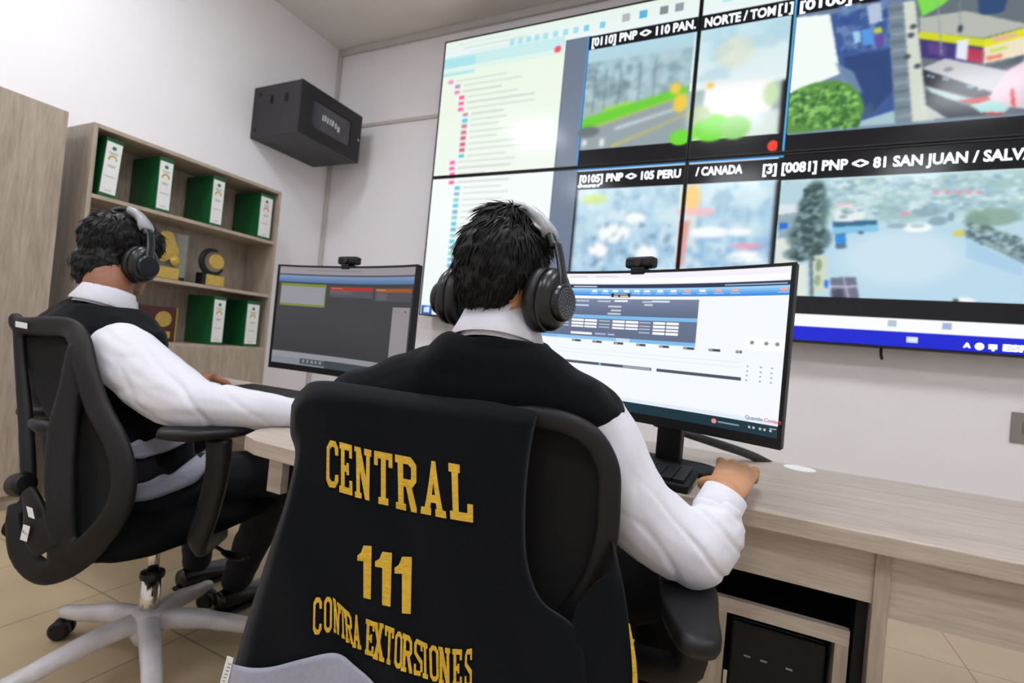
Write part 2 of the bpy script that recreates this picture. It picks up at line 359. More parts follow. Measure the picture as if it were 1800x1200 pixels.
# top-left tile
c.rect(.625, .155, 1.272, 1.0, '0b0b0e'); c.rect(.62, .155, .626, 1.0, '3c9df0')
c.grad(.628, .245, 1.268, .62, 'b6dcea', 'b4ccd2'); c.grad(.628, .6, 1.268, .895, 'a9c0bc', '9fb4ba')
c.mott(.628, .33, .99, .62, ('8aa6ae', 'a9c6cf', '7d949c', 'c4dae2'), .03, .06, 4, .55, .48)
for u in (.66, .70, .75, .82, .87): c.rect(u, .38, u+.006, .66, '5c7076', .7)
c.mott(.63, .36, .82, .56, ('6c868c',), .02, .04, 15, .6, .5)
c.poly([(.628, .69), (.985, .56), (.985, .61), (.628, .765)], '6ed438'); c.poly([(.70, .64), (.80, .61), (.80, .63), (.70, .66)], '9ee04a')
c.poly([(.628, .765), (.985, .61), (.985, .895), (.628, .895)], '98a6ac'); c.poly([(.628, .765), (.985, .61), (.985, .617), (.628, .78)], 'c9c860')
c.poly([(.75, .77), (.95, .69), (.95, .70), (.75, .785)], 'e4eef0'); c.poly([(.74, .88), (.985, .73), (.985, .74), (.745, .895)], 'd6c95a', .8)
c.ell(.655, .78, .035, .03, '6c777c'); c.rect(.635, .83, .65, .87, 'f2f6f6'); c.rect(.7, .83, .715, .88, 'f2f6f6')
c.ell(.945, .57, .015, .03, 'f6d24a'); c.ell(.965, .66, .02, .05, 'f4cf48')
c.grad(.99, .245, 1.268, .6, 'bfe4f0', 'ecf6f6'); c.mott(.99, .26, 1.268, .55, ('e6f4f6', 'a9d0e0'), .07, .1, 6, .5, .5)
c.ell(1.11, .4, .05, .08, 'e8e6c4', .5); c.grad(1.03, .58, 1.23, .76, 'fbfbfb', 'ffffff'); c.grad(1.0, .76, 1.268, .895, 'dfe8e8', 'dfeee4')
c.ell(1.225, .67, .02, .06, 'cfe8b8'); c.ell(1.06, .83, .05, .07, '76e02c'); c.ell(1.13, .84, .04, .06, '93d870'); c.ell(.975, .87, .03, .04, '6fe030'); c.ell(1.02, .74, .03, .04, 'b9cc9c'); c.ell(1.045, .58, .01, .015, 'f8c850')
c.ell(1.243, .962, .014, .028, 'f8442c', 1, .15)
c.rect(1.262, .155, 1.275, 1.02, '0b0b0e'); c.rect(1.270, 0.15, 1.276, 1.012, '54b4f4')
c.rect(.62, .998, 1.276, 1.012, '4aa4ee')
# top-right tile (measured in photo pixels, intersected with the wall's plane)
def Q(px, py):
    r = ray(px, py); t = VY/r.y; return ((r.x*t-VX)/VW_, (VZ-CAM.z-r.z*t)/VH)
def zp(pts, col, al=1, oy=0): c.poly([Q(1200+x/3, oy+y/3) for x, y in pts], col, al)
def ze(x, y, rx, ry, col, al=1, soft=.3, oy=0):
    u, v = Q(1200+x/3, oy+y/3); u2, _ = Q(1200+(x+rx)/3, oy+y/3); _, v2 = Q(1200+x/3, oy+(y+ry)/3); c.ell(u, v, abs(u2-u), abs(v2-v), col, al, soft)
c.rect(1.276, .155, 2, 1.02, '0b0b0e'); c.grad(1.279, .25, 2, .91, '6c80a0', '7c94a8')
zp([(580, 90), (790, 70), (840, 385), (540, 510)], 'f6fffa')
zp([(775, 75), (1090, 15), (1120, 590), (940, 645), (920, 500), (830, 390)], '3c5c98'); c.mott(1.385, .24, 1.55, .5, ('8ca4cc', '2c4c90', '6484b8'), .02, .05, 8, .6, .5)
zp([(850, 300), (1090, 260), (1110, 480), (1000, 600), (940, 560), (850, 400)], '2a4478', .85); zp([(800, 330), (900, 380), (950, 500), (850, 440)], '7c98b8', .8)
zp([(970, 25), (1045, 10), (1055, 110), (985, 125)], 'c4d0e4', .9); zp([(895, 165), (935, 158), (940, 220), (905, 228)], 'a0d4f0'); zp([(940, 155), (1000, 148), (1012, 230), (950, 240)], '5a9ae4'); zp([(1005, 148), (1048, 140), (1050, 170), (1010, 176)], 'c4cc50'); zp([(1015, 185), (1060, 180), (1062, 235), (1020, 245)], '6a4ca0')
zp([(540, 505), (620, 465), (700, 435), (800, 425), (880, 445), (930, 490), (955, 560), (945, 625), (880, 675), (535, 712)], '5c9444')
rr_ = np.random.RandomState(21)
for k_, (x, y) in enumerate([(560+370*rr_.rand(), 455+225*rr_.rand()) for i_ in range(260)]):
    if y > 455+max(0, 640-x)*.6 and ((x-740)/210)**2+((y-620)/190)**2 < 1: ze(x, y, 6+8*rr_.rand(), 4+6*rr_.rand(), ('9cd878', '3a7034', '84bc5c', '2f5c30')[k_ % 4], .8, .5)
zp([(940, 642), (1115, 588), (1120, 655), (925, 675)], 'a8c8d0'); zp([(960, 560), (1000, 540), (1010, 600), (950, 630)], '48607c', .7)
zp([(1225, 0), (1900, -60), (1900, 600), (1290, 640)], '66727a'); zp([(1235, -20), (1430, -30), (1380, 20), (1265, 85)], '80e050'); zp([(1560, -40), (1730, -40), (1700, 60), (1570, 80)], '2c4c78')
zp([(1250, 90), (1500, 55), (1850, 130), (1590, 200), (1255, 168)], 'b8bcb4'); zp([(1250, 165), (1600, 205), (1595, 252), (1250, 207)], 'd4dc20'); zp([(1600, 205), (1900, 120), (1900, 165), (1595, 252)], 'e4e420')
zp([(1250, 205), (1590, 250), (1585, 338), (1262, 305)], '3c3478'); zp([(1450, 212), (1512, 205), (1502, 322), (1445, 308)], 'e8ecf4'); zp([(1512, 252), (1590, 265), (1585, 338), (1502, 322)], 'b83050'); zp([(1290, 225), (1400, 240), (1395, 300), (1300, 285)], '6a4a90', .7)
zp([(1595, 252), (1900, 165), (1900, 270), (1590, 338)], 'f0e4c8'); zp([(1605, 300), (1690, 282), (1690, 305), (1610, 322)], 'f08868'); zp([(1625, 262), (1720, 240), (1720, 255), (1630, 280)], 'c8e060'); zp([(1640, 200), (1770, 170), (1765, 190), (1645, 222)], 'e8b0b0')
zp([(1345, 0), (1352, 0), (1372, 300), (1364, 300)], '9aa4ac'); zp([(1460, 0), (1466, 0), (1474, 180), (1468, 180)], '8a949c'); ze(1468, 150, 12, 18, '3a4450'); zp([(1600, 350), (1700, 330), (1800, 290), (1800, 330), (1700, 370)], '3c4858')
zp([(1262, 362), (1390, 308), (1725, 378), (1645, 495)], 'c8c8cc'); ze(1405, 368, 22, 10, '8c8c94'); zp([(1268, 368), (1642, 495), (1622, 535), (1280, 455)], '262634')
for x, y in ((1300, 402), (1322, 408), (1380, 418), (1400, 422), (1510, 460), (1528, 465), (1570, 476)): ze(x, y, 8, 7, 'a8d8e8', .9)
zp([(1280, 455), (1500, 520), (1630, 538), (1610, 572), (1330, 512)], 'b8d0cc'); zp([(1455, 535), (1650, 505), (1620, 535), (1540, 552)], 'd02c30')
zp([(1285, 480), (1520, 572), (1640, 605), (1400, 628), (1290, 560)], '38424c'); zp([(1285, 558), (1392, 628), (1288, 642)], 'c8d0cc'); zp([(1520, 560), (1680, 515), (1745, 560), (1700, 600), (1580, 602)], 'b0dcd8'); zp([(1590, 598), (1700, 600), (1690, 612), (1600, 610)], 'c83038')
zp([(1720, 375), (1900, 270), (1900, 590), (1740, 570), (1615, 520)], 'e4ccd8'); zp([(1735, 470), (1752, 468), (1762, 572), (1742, 560)], 'e03030')  # pale pink glare painted over the bus picture, then a red streak
zp([(1080, 15), (1168, 5), (1215, 650), (1122, 655)], '7a8a98'); zp([(1165, 5), (1228, 0), (1292, 640), (1212, 650)], 'd6dccf')
for k_ in range(14): zp([(1088+k_*3, 40+k_*44), (1160+k_*3.6, 30+k_*44), (1162+k_*3.6, 48+k_*44), (1090+k_*3, 60+k_*44)], ('60727f', '93a3ae')[k_ % 2], .7)
for x, y in ((1218, 138), (1240, 350), (1205, 185), (1185, 300)): ze(x, y, 16, 12, '4c5660')
c.rect(1.279, .91, 2, 1.02, '0b0b0e'); c.rect(1.255, .6, 1.2765, .998, '0b0b0e'); c.rect(1.262, .245, 1.2765, .61, '0b0b0e'); c.rect(1.270, .155, 1.276, 1.012, '54b4f4')
# lower-left tile
c.rect(.628, 1.02, 1.27, 1.76, '0b0b0e'); c.grad(.636, 1.135, 1.268, 1.76, 'cde9f4', 'a4cdec'); c.mott(.636, 1.14, 1.268, 1.7, ('a2cbe6', 'eefafc', '8fb4d0', 'd4ecf4'), .03, .07, 11, .55, .5)
c.ell(.7, 1.2, .04, .03, 'd8ec88', .8); c.grad(.99, 1.14, 1.04, 1.6, 'e8f4e8', 'cfe4f0')
for (u, v, a_, b_) in ((.78, 1.42, .05, .05), (.73, 1.52, .03, .04), (1.08, 1.42, .05, .03), (.85, 1.33, .03, .03), (1.17, 1.42, .03, .02), (.9, 1.55, .03, .05), (1.2, 1.56, .05, .03)): c.ell(u, v, a_, b_, 'fbffff')
c.mott(.68, 1.35, .98, 1.7, ('5f7f9c',), .015, .03, 12, .6, .62); c.ell(1.02, 1.22, .022, .07, 'ffd88c'); c.ell(1.04, 1.3, .05, .02, 'ffc0c8', .8); c.poly([(.995, 1.35), (1.02, 1.35), (1.01, 1.62), (.995, 1.62)], 'f07060', .6); c.ell(1.2, 1.5, .045, .012, 'ff9ab0', .8)
c.mott(1.0, 1.45, 1.268, 1.7, ('7fb0e0',), .03, .04, 13, .6, .5)
# lower-right tile
c.rect(1.268, 1.02, 2, 1.93, '0b0b0e'); c.grad(1.276, 1.14, 2, 1.77, 'c6e2ea', 'b4d6ee'); c.mott(1.276, 1.15, 2, 1.38, ('a4ccd8', 'e8f6f8', '8cb4c4', 'c4e0dc', '9cc0b8'), .022, .028, 14, .5, .48)
def yp(pts, col, al=1): zp(pts, col, al, 280)
def ye(x, y, rx, ry, col, al=1, soft=.3): ze(x, y, rx, ry, col, al, soft, 280)
yp([(640, 520), (800, 400), (1100, 350), (1400, 360), (1800, 560), (1850, 780), (600, 780)], 'bcdcee'); ye(1150, 520, 260, 110, 'd4e8f4', .8, .6); yp([(1500, 420), (1800, 560), (1800, 620), (1500, 520)], 'a4ccec', .6)
yp([(500, 130), (640, 120), (640, 260), (500, 240)], 'b8d8e4'); yp([(495, 235), (620, 230), (620, 300), (495, 300)], 'dce8ec'); yp([(500, 290), (640, 270), (640, 400), (500, 420)], '8ca4b0', .8); yp([(505, 335), (550, 330), (550, 362), (505, 368)], '2a70e0'); yp([(490, 420), (600, 400), (590, 640), (480, 740)], 'e0e8e0')
ye(880, 285, 75, 45, 'e8f2f4'); ye(870, 270, 30, 14, '7c98a4', .8); ye(845, 300, 20, 10, '90a8b4', .8); yp([(800, 230), (900, 225), (905, 238), (800, 245)], 'f4c8cc')
yp([(788, 332), (1030, 320), (1032, 378), (790, 396)], '84c8ec'); yp([(790, 328), (1026, 318), (1026, 342), (792, 356)], '3c6c8c'); ye(940, 385, 14, 8, '4c6c80'); yp([(802, 392), (858, 388), (862, 468), (806, 474)], '5c7890'); yp([(808, 402), (854, 398), (856, 440), (810, 446)], '2a94f0')
ye(1240, 358, 68, 22, 'f8fbfc'); ye(1240, 348, 34, 10, 'a8c4d0', .8); ye(1130, 348, 48, 13, '9cb4c0', .9); ye(1350, 322, 45, 22, '8ca8b8', .9); ye(1175, 283, 26, 10, 'e8a0a8', .9); ye(1290, 272, 70, 24, '90acb8', .9); ye(1420, 300, 16, 22, '7c98a8', .8); ye(1190, 300, 60, 10, 'a0bcc4', .8)
ye(1640, 300, 130, 44, '8cac9c', .9); ye(1560, 330, 60, 40, '84a494', .9); yp([(1480, 372), (1600, 350), (1820, 480), (1820, 560), (1640, 470)], '7c949c', .8); yp([(1430, 378), (1488, 368), (1492, 402), (1434, 408)], 'd8d070')
for k_ in range(120):
    q_ = 320*rr_.rand(); x, y = 1490+q_, 310+q_*.36+100*rr_.rand(); ye(x, y, 13, 7, ('5c7480', 'b8d0d8', '90b0a0', '48606c')[k_ % 4], .75, .5)
for k_ in range(130):
    q_ = 1000*rr_.rand(); x, y = 800+q_, 100+190*rr_.rand()-q_*.03; ye(x, y, 16, 7, ('90b4c4', 'd8ecf0', 'a4c4bc', '7ca4b8', 'e8f4f4')[k_ % 5], .6, .6)
for x in (1340, 1400, 1458, 1512, 1570): ye(x, 168, 15, 9, 'ff8cac', .8)
for x, y, a_, b_ in ((700, 170, 45, 50), (690, 250, 70, 60), (670, 330, 70, 50), (650, 410, 85, 60), (620, 500, 75, 30), (720, 420, 50, 50)): ye(x, y, a_, b_, '587478', .85, .5)
for k_ in range(170):
    y = 130+400*rr_.rand(); x = 690-(y-130)*.12+(200*rr_.rand()-100)*(.35+(y-130)/600); ye(x, y, 13, 9, ('3c5458', '4c686c', '88a4a8', '38504c')[k_ % 4], .85, .4)
yp([(664, 520), (682, 520), (688, 728), (668, 728)], '70807c'); yp([(690, 510), (762, 505), (760, 700), (690, 710)], 'd4dcc0', .85); ye(715, 560, 14, 30, '7c9468', .8); ye(708, 640, 14, 26, '8ca478', .8); yp([(745, 640), (766, 638), (766, 680), (746, 684)], '2a70e8'); yp([(600, 560), (650, 550), (650, 730), (600, 725)], 'dfeadf')
yp([(778, 626), (912, 622), (930, 738), (778, 734)], '70748c'); yp([(778, 670), (920, 668), (921, 678), (778, 680)], 'c4c8dc'); yp([(842, 624), (850, 624), (880, 736), (868, 736)], 'b8bcd0'); yp([(790, 690), (840, 690), (850, 734), (790, 734)], '3c3c50', .7)
ye(1490, 750, 50, 16, 'f6fafa'); ye(1445, 748, 14, 8, '4c5860')
c.rect(1.262, 1.14, 1.275, 1.77, '0b0b0e')
c.rect(.628, 1.765, 2, 1.86, '0b0b0e'); c.rect(.628, 1.86, 2, 1.925, 'fdfeff'); c.rect(0, 1.925, 2, 2, '0d1fd8'); c.grad(0, 1.925, .6, 2, 'e6f8fa', 'eefafc')
c.rect(1.57, 1.87, 1.59, 1.9, 'b9c8d4'); c.rect(1.69, 1.87, 1.71, 1.9, 'a9b8dc')
c.rect(.004, 1.93, .058, 1.995, '1c58b8'); c.rect(.018, 1.945, .029, 1.962, 'd8ecff'); c.rect(.031, 1.943, .045, 1.962, 'd8ecff'); c.rect(.018, 1.964, .029, 1.98, 'd8ecff'); c.rect(.031, 1.964, .045, 1.982, 'd8ecff')
c.rect(1.615, 1.945, 1.64, 1.975, 'dfe8ff')
for a in ((.63, .245, .99, .893), (.995, .245, 1.262, .893), (1.282, .25, 1.999, .907, 1), (.632, 1.136, .99, 1.762), (.995, 1.136, 1.27, 1.762), (1.278, 1.142, 1.999, 1.762, 1)): blur(VC, *a[:4], a[4] if len(a) > 4 else 2)
blur(VC, 0, 0, .5, 1.9, 1)
M_scr = screen_mat('video_wall_screen', .97, .14)
M_txt = mat('screen_caption_glow', 'eef4ff', .5, emit=.9, noise_amt=0)
def vp(u, v, dy=0): return Vector((VX+u*VW_, VY+dy, VZ-v*VH))
names = {(0, 0): 'large wall display, upper left, showing a pale file tree and a roadside camera view', (1, 0): 'large wall display, upper right, showing a bush, a pole and a parked bus',
         (0, 1): 'large wall display, lower left, behind the foreground man, with a hazy traffic view', (1, 1): 'large wall display, lower right, showing a wide junction above a blue taskbar'}
PAN = {}
for (i, j), lab in names.items():
    t = thing('video_wall_display', lab, 'display screen', vp(i+.5, j+1, .03), 'displays of the video wall'); PAN[i, j] = t
    e = .004
    obj('housing', box(nb(), vp(i+e/2, j+1-e, .012), vp(i+1-e/2, j+e, .13)), M_blkm, t)
    fr = nb(); x0, x1 = VX+(i+.0014)*VW_, VX+(i+1-.0014)*VW_; z0, z1 = VZ-(j+1-.003)*VH, VZ-(j+.003)*VH; q = .009
    for a in ((x0, z0, x1, z0+q), (x0, z1-q, x1, z1), (x0, z0+q, x0+q, z1-q), (x1-q, z0+q, x1, z1-q)): box(fr, (a[0], VY-.006, a[1]), (a[2], VY+.02, a[3]))
    obj('bezel', fr, M_blk, t)
    sub = VC.a[j*220:(j+1)*220, i*400:(i+1)*400]
    u0, u1, v0, v1 = i+.006, i+.994, j+.01, j+.99
    raster('screen', sub, lambda s, tt: vp(u0+s*(u1-u0), v0+tt*(v1-v0), 0.0), M_scr, t)
R_, U_ = (1, 0, 0), (0, 0, 1)
def cap(pn, s, u, v, width, size=.074): text('caption', s, vp(u, v, -.003), R_, U_, size, M_txt, PAN[pn], width=width*VW_, bold=.0022)
cap((0, 0), '[0110] PNP <> 110 PAN.', .634, .228, .352); cap((1, 0), 'NORTE / TOM', 1.014, .232, .205); cap((1, 0), '[1]', 1.226, .228, .04); cap((1, 0), '[0100] PNP <> 100 AV.', 1.283, .235, .5)
cap((0, 1), '[0105] PNP <> 105 PERU', .636, 1.098, .345, .068); cap((1, 1), '/ CANADA', 1.03, 1.095, .138, .068); cap((1, 1), '[3] [0081] PNP <> 81 SAN JUAN / SALVAD', 1.222, 1.105, .648, .074)
cap((0, 1), '07-10-2023 9', .634, 1.128, .08, .02); 
cap((1, 1), '^', 1.735, 1.985, .016, .05); cap((1, 1), 'ESP', 1.812, 1.975, .05, .04)
ic = nb()
for u in (1.767, ): lathe(ic, vp(u, 1.963, -.002), (0, -1, 0), [(.017, 0), (.017, .001)], 16)
box(ic, vp(1.785, 1.972, -.003), vp(1.802, 1.95, -.002)); box(ic, vp(1.792, 1.98, -.003), vp(1.797, 1.972, -.002)); obj('taskbar_icon', ic, M_txt, PAN[1, 1])
tag(obj('mounting_bracket', sweep(nb(), [vp(1.565, 1.99, .06), vp(1.565, 2.03, .05), vp(1.568, 2.055, .045)], .007, .012, up=(0, 1, 0), seg=8), M_blk), 'small black metal bracket tip poking below the lower right wall display', 'bracket')
tg = thing('wall_outlet', 'grey rectangular wall plate on the right side of the back wall', 'wall plate', (1.19, YB, .83))
obj('plate', box(nb(), (1.105, YB-.012, .79), (1.28, YB, .935)), mat('plate_grey', '8d8781', .5), tg, bevel=.004)
obj('socket', box(nb(), (1.145, YB-.015, .835), (1.24, YB-.011, .89)), mat('socket_grey', '79736d', .5), tg)
# ------------------------------------------------------------------ wall rack
t = thing('wall_rack_cabinet', 'black steel network cabinet with a glazed door, high on the left wall', 'network cabinet', (XL, 2.79, 2.55))
bm = box(nb(), (XL, 2.49, 2.365), (-3.03, 3.09, 2.74)); obj('case', bm, M_rack, t, bevel=.004)
bm = nb(); X1 = -3.005
for a in ((2.49, 2.365, 3.09, 2.455), (2.49, 2.65, 3.09, 2.74), (2.49, 2.455, 2.60, 2.65), (2.98, 2.455, 3.09, 2.65)): box(bm, (-3.03, a[0], a[1]), (X1, a[2], a[3]))
dr = obj('door', bm, M_rackd, t); obj('pane', box(nb(), (-3.022, 2.60, 2.455), (-3.014, 2.98, 2.65)), M_glassd, dr)
obj('lock', lathe(nb(), (X1, 3.06, 2.54), (1, 0, 0), [(.009, 0), (.009, .006), (.004, .008)]), M_chrome, dr)
bm = nb()
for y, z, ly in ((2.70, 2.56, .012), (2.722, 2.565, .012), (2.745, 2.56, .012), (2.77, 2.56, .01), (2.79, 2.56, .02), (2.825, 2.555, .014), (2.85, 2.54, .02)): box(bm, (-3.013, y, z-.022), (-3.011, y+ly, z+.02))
obj('pane_glints', bm, mat('rack_glint', 'cfcfd6', .3), dr)  # pale bars painted on the door pane as glints
for x in (-3.3, -3.15): obj('vent_slot', box(nb(), (x-.014, 2.4875, 2.60), (x+.014, 2.49, 2.66)), M_blkm, t)
for x, z in ((-3.42, 2.68), (-3.45, 2.42)): obj('latch', box(nb(), (x-.01, 2.4875, z-.012), (x+.01, 2.49, z+.012)), M_blkm, t)
# ------------------------------------------------------------------ tall cabinet + bookshelf
FX = -3.18
t = thing('tall_cabinet', 'tall closed ash wood cabinet at the far left edge, beside the open bookshelf', 'cabinet', (-3.34, 1.0, 0))
obj('body', box(nb(), (XL+.01, .35, .06), (FX-.02, 1.29, 1.973)), W_z, t, bevel=.002); obj('door', box(nb(), (FX-.02, .352, .075), (FX, 1.288, 1.971)), W_z, t, bevel=.002)
obj('plinth', box(nb(), (XL+.02, .37, 0), (FX-.03, 1.27, .06)), W_edge, t)
t = thing('bookshelf', 'open ash wood bookshelf holding green binders and trophies against the left wall', 'bookshelf', (-3.34, 1.98, 0))
BY0, BY1, BZ = 1.397, 2.555, 1.97; BX = XL+.01; th = .02
obj('side_panel', box(nb(), (BX, BY0, 0), (FX, BY0+th, BZ)), W_z, t, bevel=.001); obj('side_panel', box(nb(), (BX, BY1-th, 0), (FX, BY1, BZ)), W_z, t, bevel=.001)
obj('top_panel', box(nb(), (BX, BY0+th, BZ-.02), (FX, BY1-th, BZ)), W_edge, t)
obj('back_panel', box(nb(), (BX, BY0+th, 0), (BX+.008, BY1-th, BZ-.02)), W_z, t)
SH = (1.585, 1.205, .826)
for z in SH: obj('shelf', box(nb(), (BX+.008, BY0+th, z), (FX-.002, BY1-th, z+.02)), W_edge, t)
dr = obj('drawer_front', box(nb(), (FX-.018, BY0+th, .45), (FX, BY1-th, .83)), W_z, t)
# binders
def binder(y, z, w_, label, gold=M_goldl, deep=.0):
    t = thing('ring_binder', label, 'binder', (-3.33, y+w_/2, z), 'green ring binders on the bookshelf')
    x0, x1 = -3.47, -3.2; h = .318
    bm = nb(); box(bm, (x0, y, z), (x1-.003, y+.004, z+h)); box(bm, (x0, y+w_-.004, z), (x1-.003, y+w_, z+h)); box(bm, (x1-.003, y, z), (x1, y+w_, z+h)); obj('cover', bm, M_green, t)
    obj('pages', box(nb(), (x0+.01, y+.006, z+.006), (x1-.02, y+w_-.02, z+h-.012)), M_label, t)
    lb = obj('spine_label', box(nb(), (x1, y+.004, z+.02), (x1+.0012, y+w_-.004, z+h-.022)), M_label, t)
    g = nb(); lathe(g, (x1+.0012, y+w_/2, z+h-.052), (1, 0, 0), [(.011, 0), (.011, .0008)], 12); obj('emblem', g, M_greenl, lb)
    g = nb()
    for k in range(9):
        a = math.pi*k/8; box(g, (x1+.0012, y+w_/2+.018*math.cos(a)-.004, z+h-.118+.018*math.sin(a)), (x1+.002, y+w_/2+.018*math.cos(a)+.004, z+h-.109+.018*math.sin(a)))
    obj('emblem', g, gold, lb)
    g = nb()
    for zz, wd in ((.075, .045), (.083, .036), (.145, .04), (.152, .03), (.205, .05), (.28, .03)): box(g, (x1+.0012, y+w_/2-wd/2, z+h-zz-.003), (x1+.0018, y+w_/2+wd/2, z+h-zz))
    obj('print', g, M_grey, lb)
    return t
b1 = binder(1.452, 1.605, .082, 'green binder at the left end of the top shelf, leaning slightly', M_goldl); b1.rotation_euler = (-.05, 0, 0); b1.location.z += .003
binder(1.737, 1.605, .08, 'green binder second from the left on the top shelf')
binder(2.061, 1.605, .082, 'green binder third from the left on the top shelf')
binder(2.408, 1.605, .1, 'green binder at the right end of the top shelf', mat('print_orange', 'cf9a5c', .6))
binder(2.148, .846, .084, 'green binder on the lowest open shelf beside the red wooden plaque')
binder(2.388, .846, .1, 'green binder at the right end of the lowest open shelf')
# trophies
t = thing('glass_trophy', 'clear glass trophy with a large gold ornament, partly behind the seated man', 'trophy', (-3.28, 1.86, 1.225))
obj('plate', box(nb(), (-3.30, 1.72, 1.225), (-3.285, 2.0, 1.52)), M_clear, t)
obj('base', box(nb(), (-3.32, 1.72, 1.225), (-3.24, 1.97, 1.25)), M_blk, t, bevel=.003); obj('nameplate', box(nb(), (-3.24, 1.74, 1.232), (-3.236, 1.93, 1.30)), M_goldp, t)
g = nb(); ball(g, (-3.27, 1.84, 1.41), (.012, .07, .085)); ball(g, (-3.27, 1.86, 1.47), (.012, .055, .05)); ball(g, (-3.27, 1.92, 1.345), (.014, .032, .035)); ball(g, (-3.27, 1.905, 1.41), (.012, .035, .05)); ball(g, (-3.27, 1.79, 1.35), (.012, .03, .05))
fuse('ornament', g, M_goldp, t, .005, 2, wrinkle(.004, 40))
t = thing('crescent_trophy', 'small black crescent trophy with a round gold disc and gold base plate', 'trophy', (-3.26, 2.15, 1.225))
g = nb(); pts = [(-3.26, 2.155+.078*math.cos(a), 1.385+.078*math.sin(a)) for a in [math.radians(x) for x in range(75, 340, 15)]]
sweep(g, pts, [.006+.016*math.sin(math.pi*i/(len(pts)-1)) for i in range(len(pts))], .01, up=(1, 0, 0), seg=8, n=2); obj('crescent', g, M_blk, t, smooth=True)
obj('medal', lathe(nb(), (-3.262, 2.175, 1.39), (1, 0, 0), [(.05, 0), (.052, .008), (.046, .014)]), M_goldp, t); obj('base', box(nb(), (-3.31, 2.08, 1.225), (-3.242, 2.23, 1.305)), M_blk, t, bevel=.003)
obj('nameplate', box(nb(), (-3.242, 2.105, 1.232), (-3.238, 2.228, 1.30)), M_goldp, t)
t = thing('wooden_plaque', 'red brown wooden plaque with gold medallions leaning on the lowest open shelf', 'plaque', (-3.3, 1.86, .846))
obj('board', box(nb(), (-3.33, 1.70, .846), (-3.31, 1.985, 1.06)), M_mar, t, bevel=.003)
obj('edge_strip', box(nb(), (-3.33, 1.985, .846), (-3.308, 1.992, 1.06)), M_goldp, t)
for y, z, r in ((1.91, .985, .048), (1.76, .985, .04)): obj('medallion', lathe(nb(), (-3.31, y, z), (1, 0, 0), [(r, 0), (r, .004), (r*.85, .006)]), M_goldp, t)
obj('nameplate', box(nb(), (-3.31, 1.88, .87), (-3.306, 1.955, .91)), M_goldp, t)
# ------------------------------------------------------------------ desks
t = thing('long_desk', 'long ash wood desk on the right with drawer fronts, under the bright monitor', 'desk', (.4, 1.4, 0))
DY0, DY1 = 1.088, 1.724
obj('desktop', box(nb(), (-.93, DY0, .716), (1.9, DY1, .75)), W_x, t, bevel=.0025)
obj('leg_panel', box(nb(), (.214, DY0+.03, 0), (.238, DY1-.02, .716)), W_z, t, bevel=.001)
obj('leg_panel', box(nb(), (-.93, DY0+.03, 0), (-.905, DY1-.02, .716)), W_z, t); obj('leg_panel', box(nb(), (1.876, DY0+.03, 0), (1.9, DY1-.02, .716)), W_z, t)
obj('drawer_front', box(nb(), (-.905, DY0+.038, .618), (.214, DY0+.056, .716)), W_x, t); obj('drawer_front', box(nb(), (.238, DY0+.038, .60), (1.876, DY0+.056, .716)), W_x, t)
obj('black_panel', box(nb(), (-.905, 1.45, .25), (.214, 1.466, .716)), M_blkm, t)  # matt black sheet across the space under the desktop
obj('side_panel', box(nb(), (.196, DY0+.06, .25), (.2135, 1.45, .716)), M_blkm, t)
t = thing('side_desk', 'ash wood desk in front of the dark monitor, reached by the man on the left', 'desk', (-1.7, 1.3, 0))
bm = nb()
prof = [(-2.45, 1.56), (-2.45, 1.06), (-1.24, 1.06), (-1.17, 1.03), (-1.12, .97), (-1.10, .88), (-1.06, .82), (-1.0, .80), (-.86, .795), (-.94, 1.0), (-.94, 1.56)]
lo = [bm.verts.new((x, y, .716)) for x, y in prof]; hi = [bm.verts.new((x, y, .75)) for x, y in prof]
bm.faces.new(lo[::-1]); bm.faces.new(hi)
for i in range(len(prof)): bm.faces.new((lo[i], lo[(i+1) % len(prof)], hi[(i+1) % len(prof)], hi[i]))
obj('desktop', bm, W_x, t, bevel=.002)
obj('leg_panel', box(nb(), (-2.43, 1.1, 0), (-2.405, 1.54, .716)), W_z, t); obj('leg_panel', box(nb(), (-.975, .93, 0), (-.95, 1.54, .716)), W_z, t)
obj('apron', box(nb(), (-1.02, .86, .62), (-.975, .88, .716)), W_x, t); obj('apron', box(nb(), (-2.405, 1.48, .5), (-.975, 1.5, .716)), W_x, t)
t = thing('computer_stand', 'low ash wood frame under the long desk holding the black computer', 'computer stand', (.08, 1.3, 0))
sx0, sx1, sy0, sy1, sz = -.052, .192, 1.16, 1.42, .545
for x, w_ in ((sx0, .034), (sx1-.022, .022)): obj('post', box(nb(), (x, sy0, 0), (x+w_, sy1, sz-.028)), W_z, t)
obj('top_edge', box(nb(), (sx0, sy0-.001, sz-.028), (sx1, sy0+.016, sz)), W_x, t); obj('top_panel', box(nb(), (sx0, sy0+.016, sz-.028), (sx1, sy1, sz-.002)), M_blkm, t)
obj('bottom_panel', box(nb(), (sx0+.022, sy0, .04), (sx1-.022, sy1, .06)), W_x, t)
t = thing('computer_tower', 'black computer tower standing inside the wooden stand under the desk', 'computer', (.08, 1.3, .06))
obj('case', box(nb(), (-.008, 1.19, .061), (.162, 1.415, .50)), M_blk, t, bevel=.006); fr = obj('front_panel', box(nb(), (-.006, 1.178, .062), (.16, 1.19, .498)), M_blkm, t, bevel=.004)
for x in (.02, .05, .095): obj('drive_slot', box(nb(), (x, 1.1765, .432), (x+.012, 1.178, .435)), M_grey, fr); obj('power_light', box(nb(), (.135, 1.1765, .395), (.143, 1.178, .4)), mat('blue_led', '2030ff', .4, emit=1.5), fr)
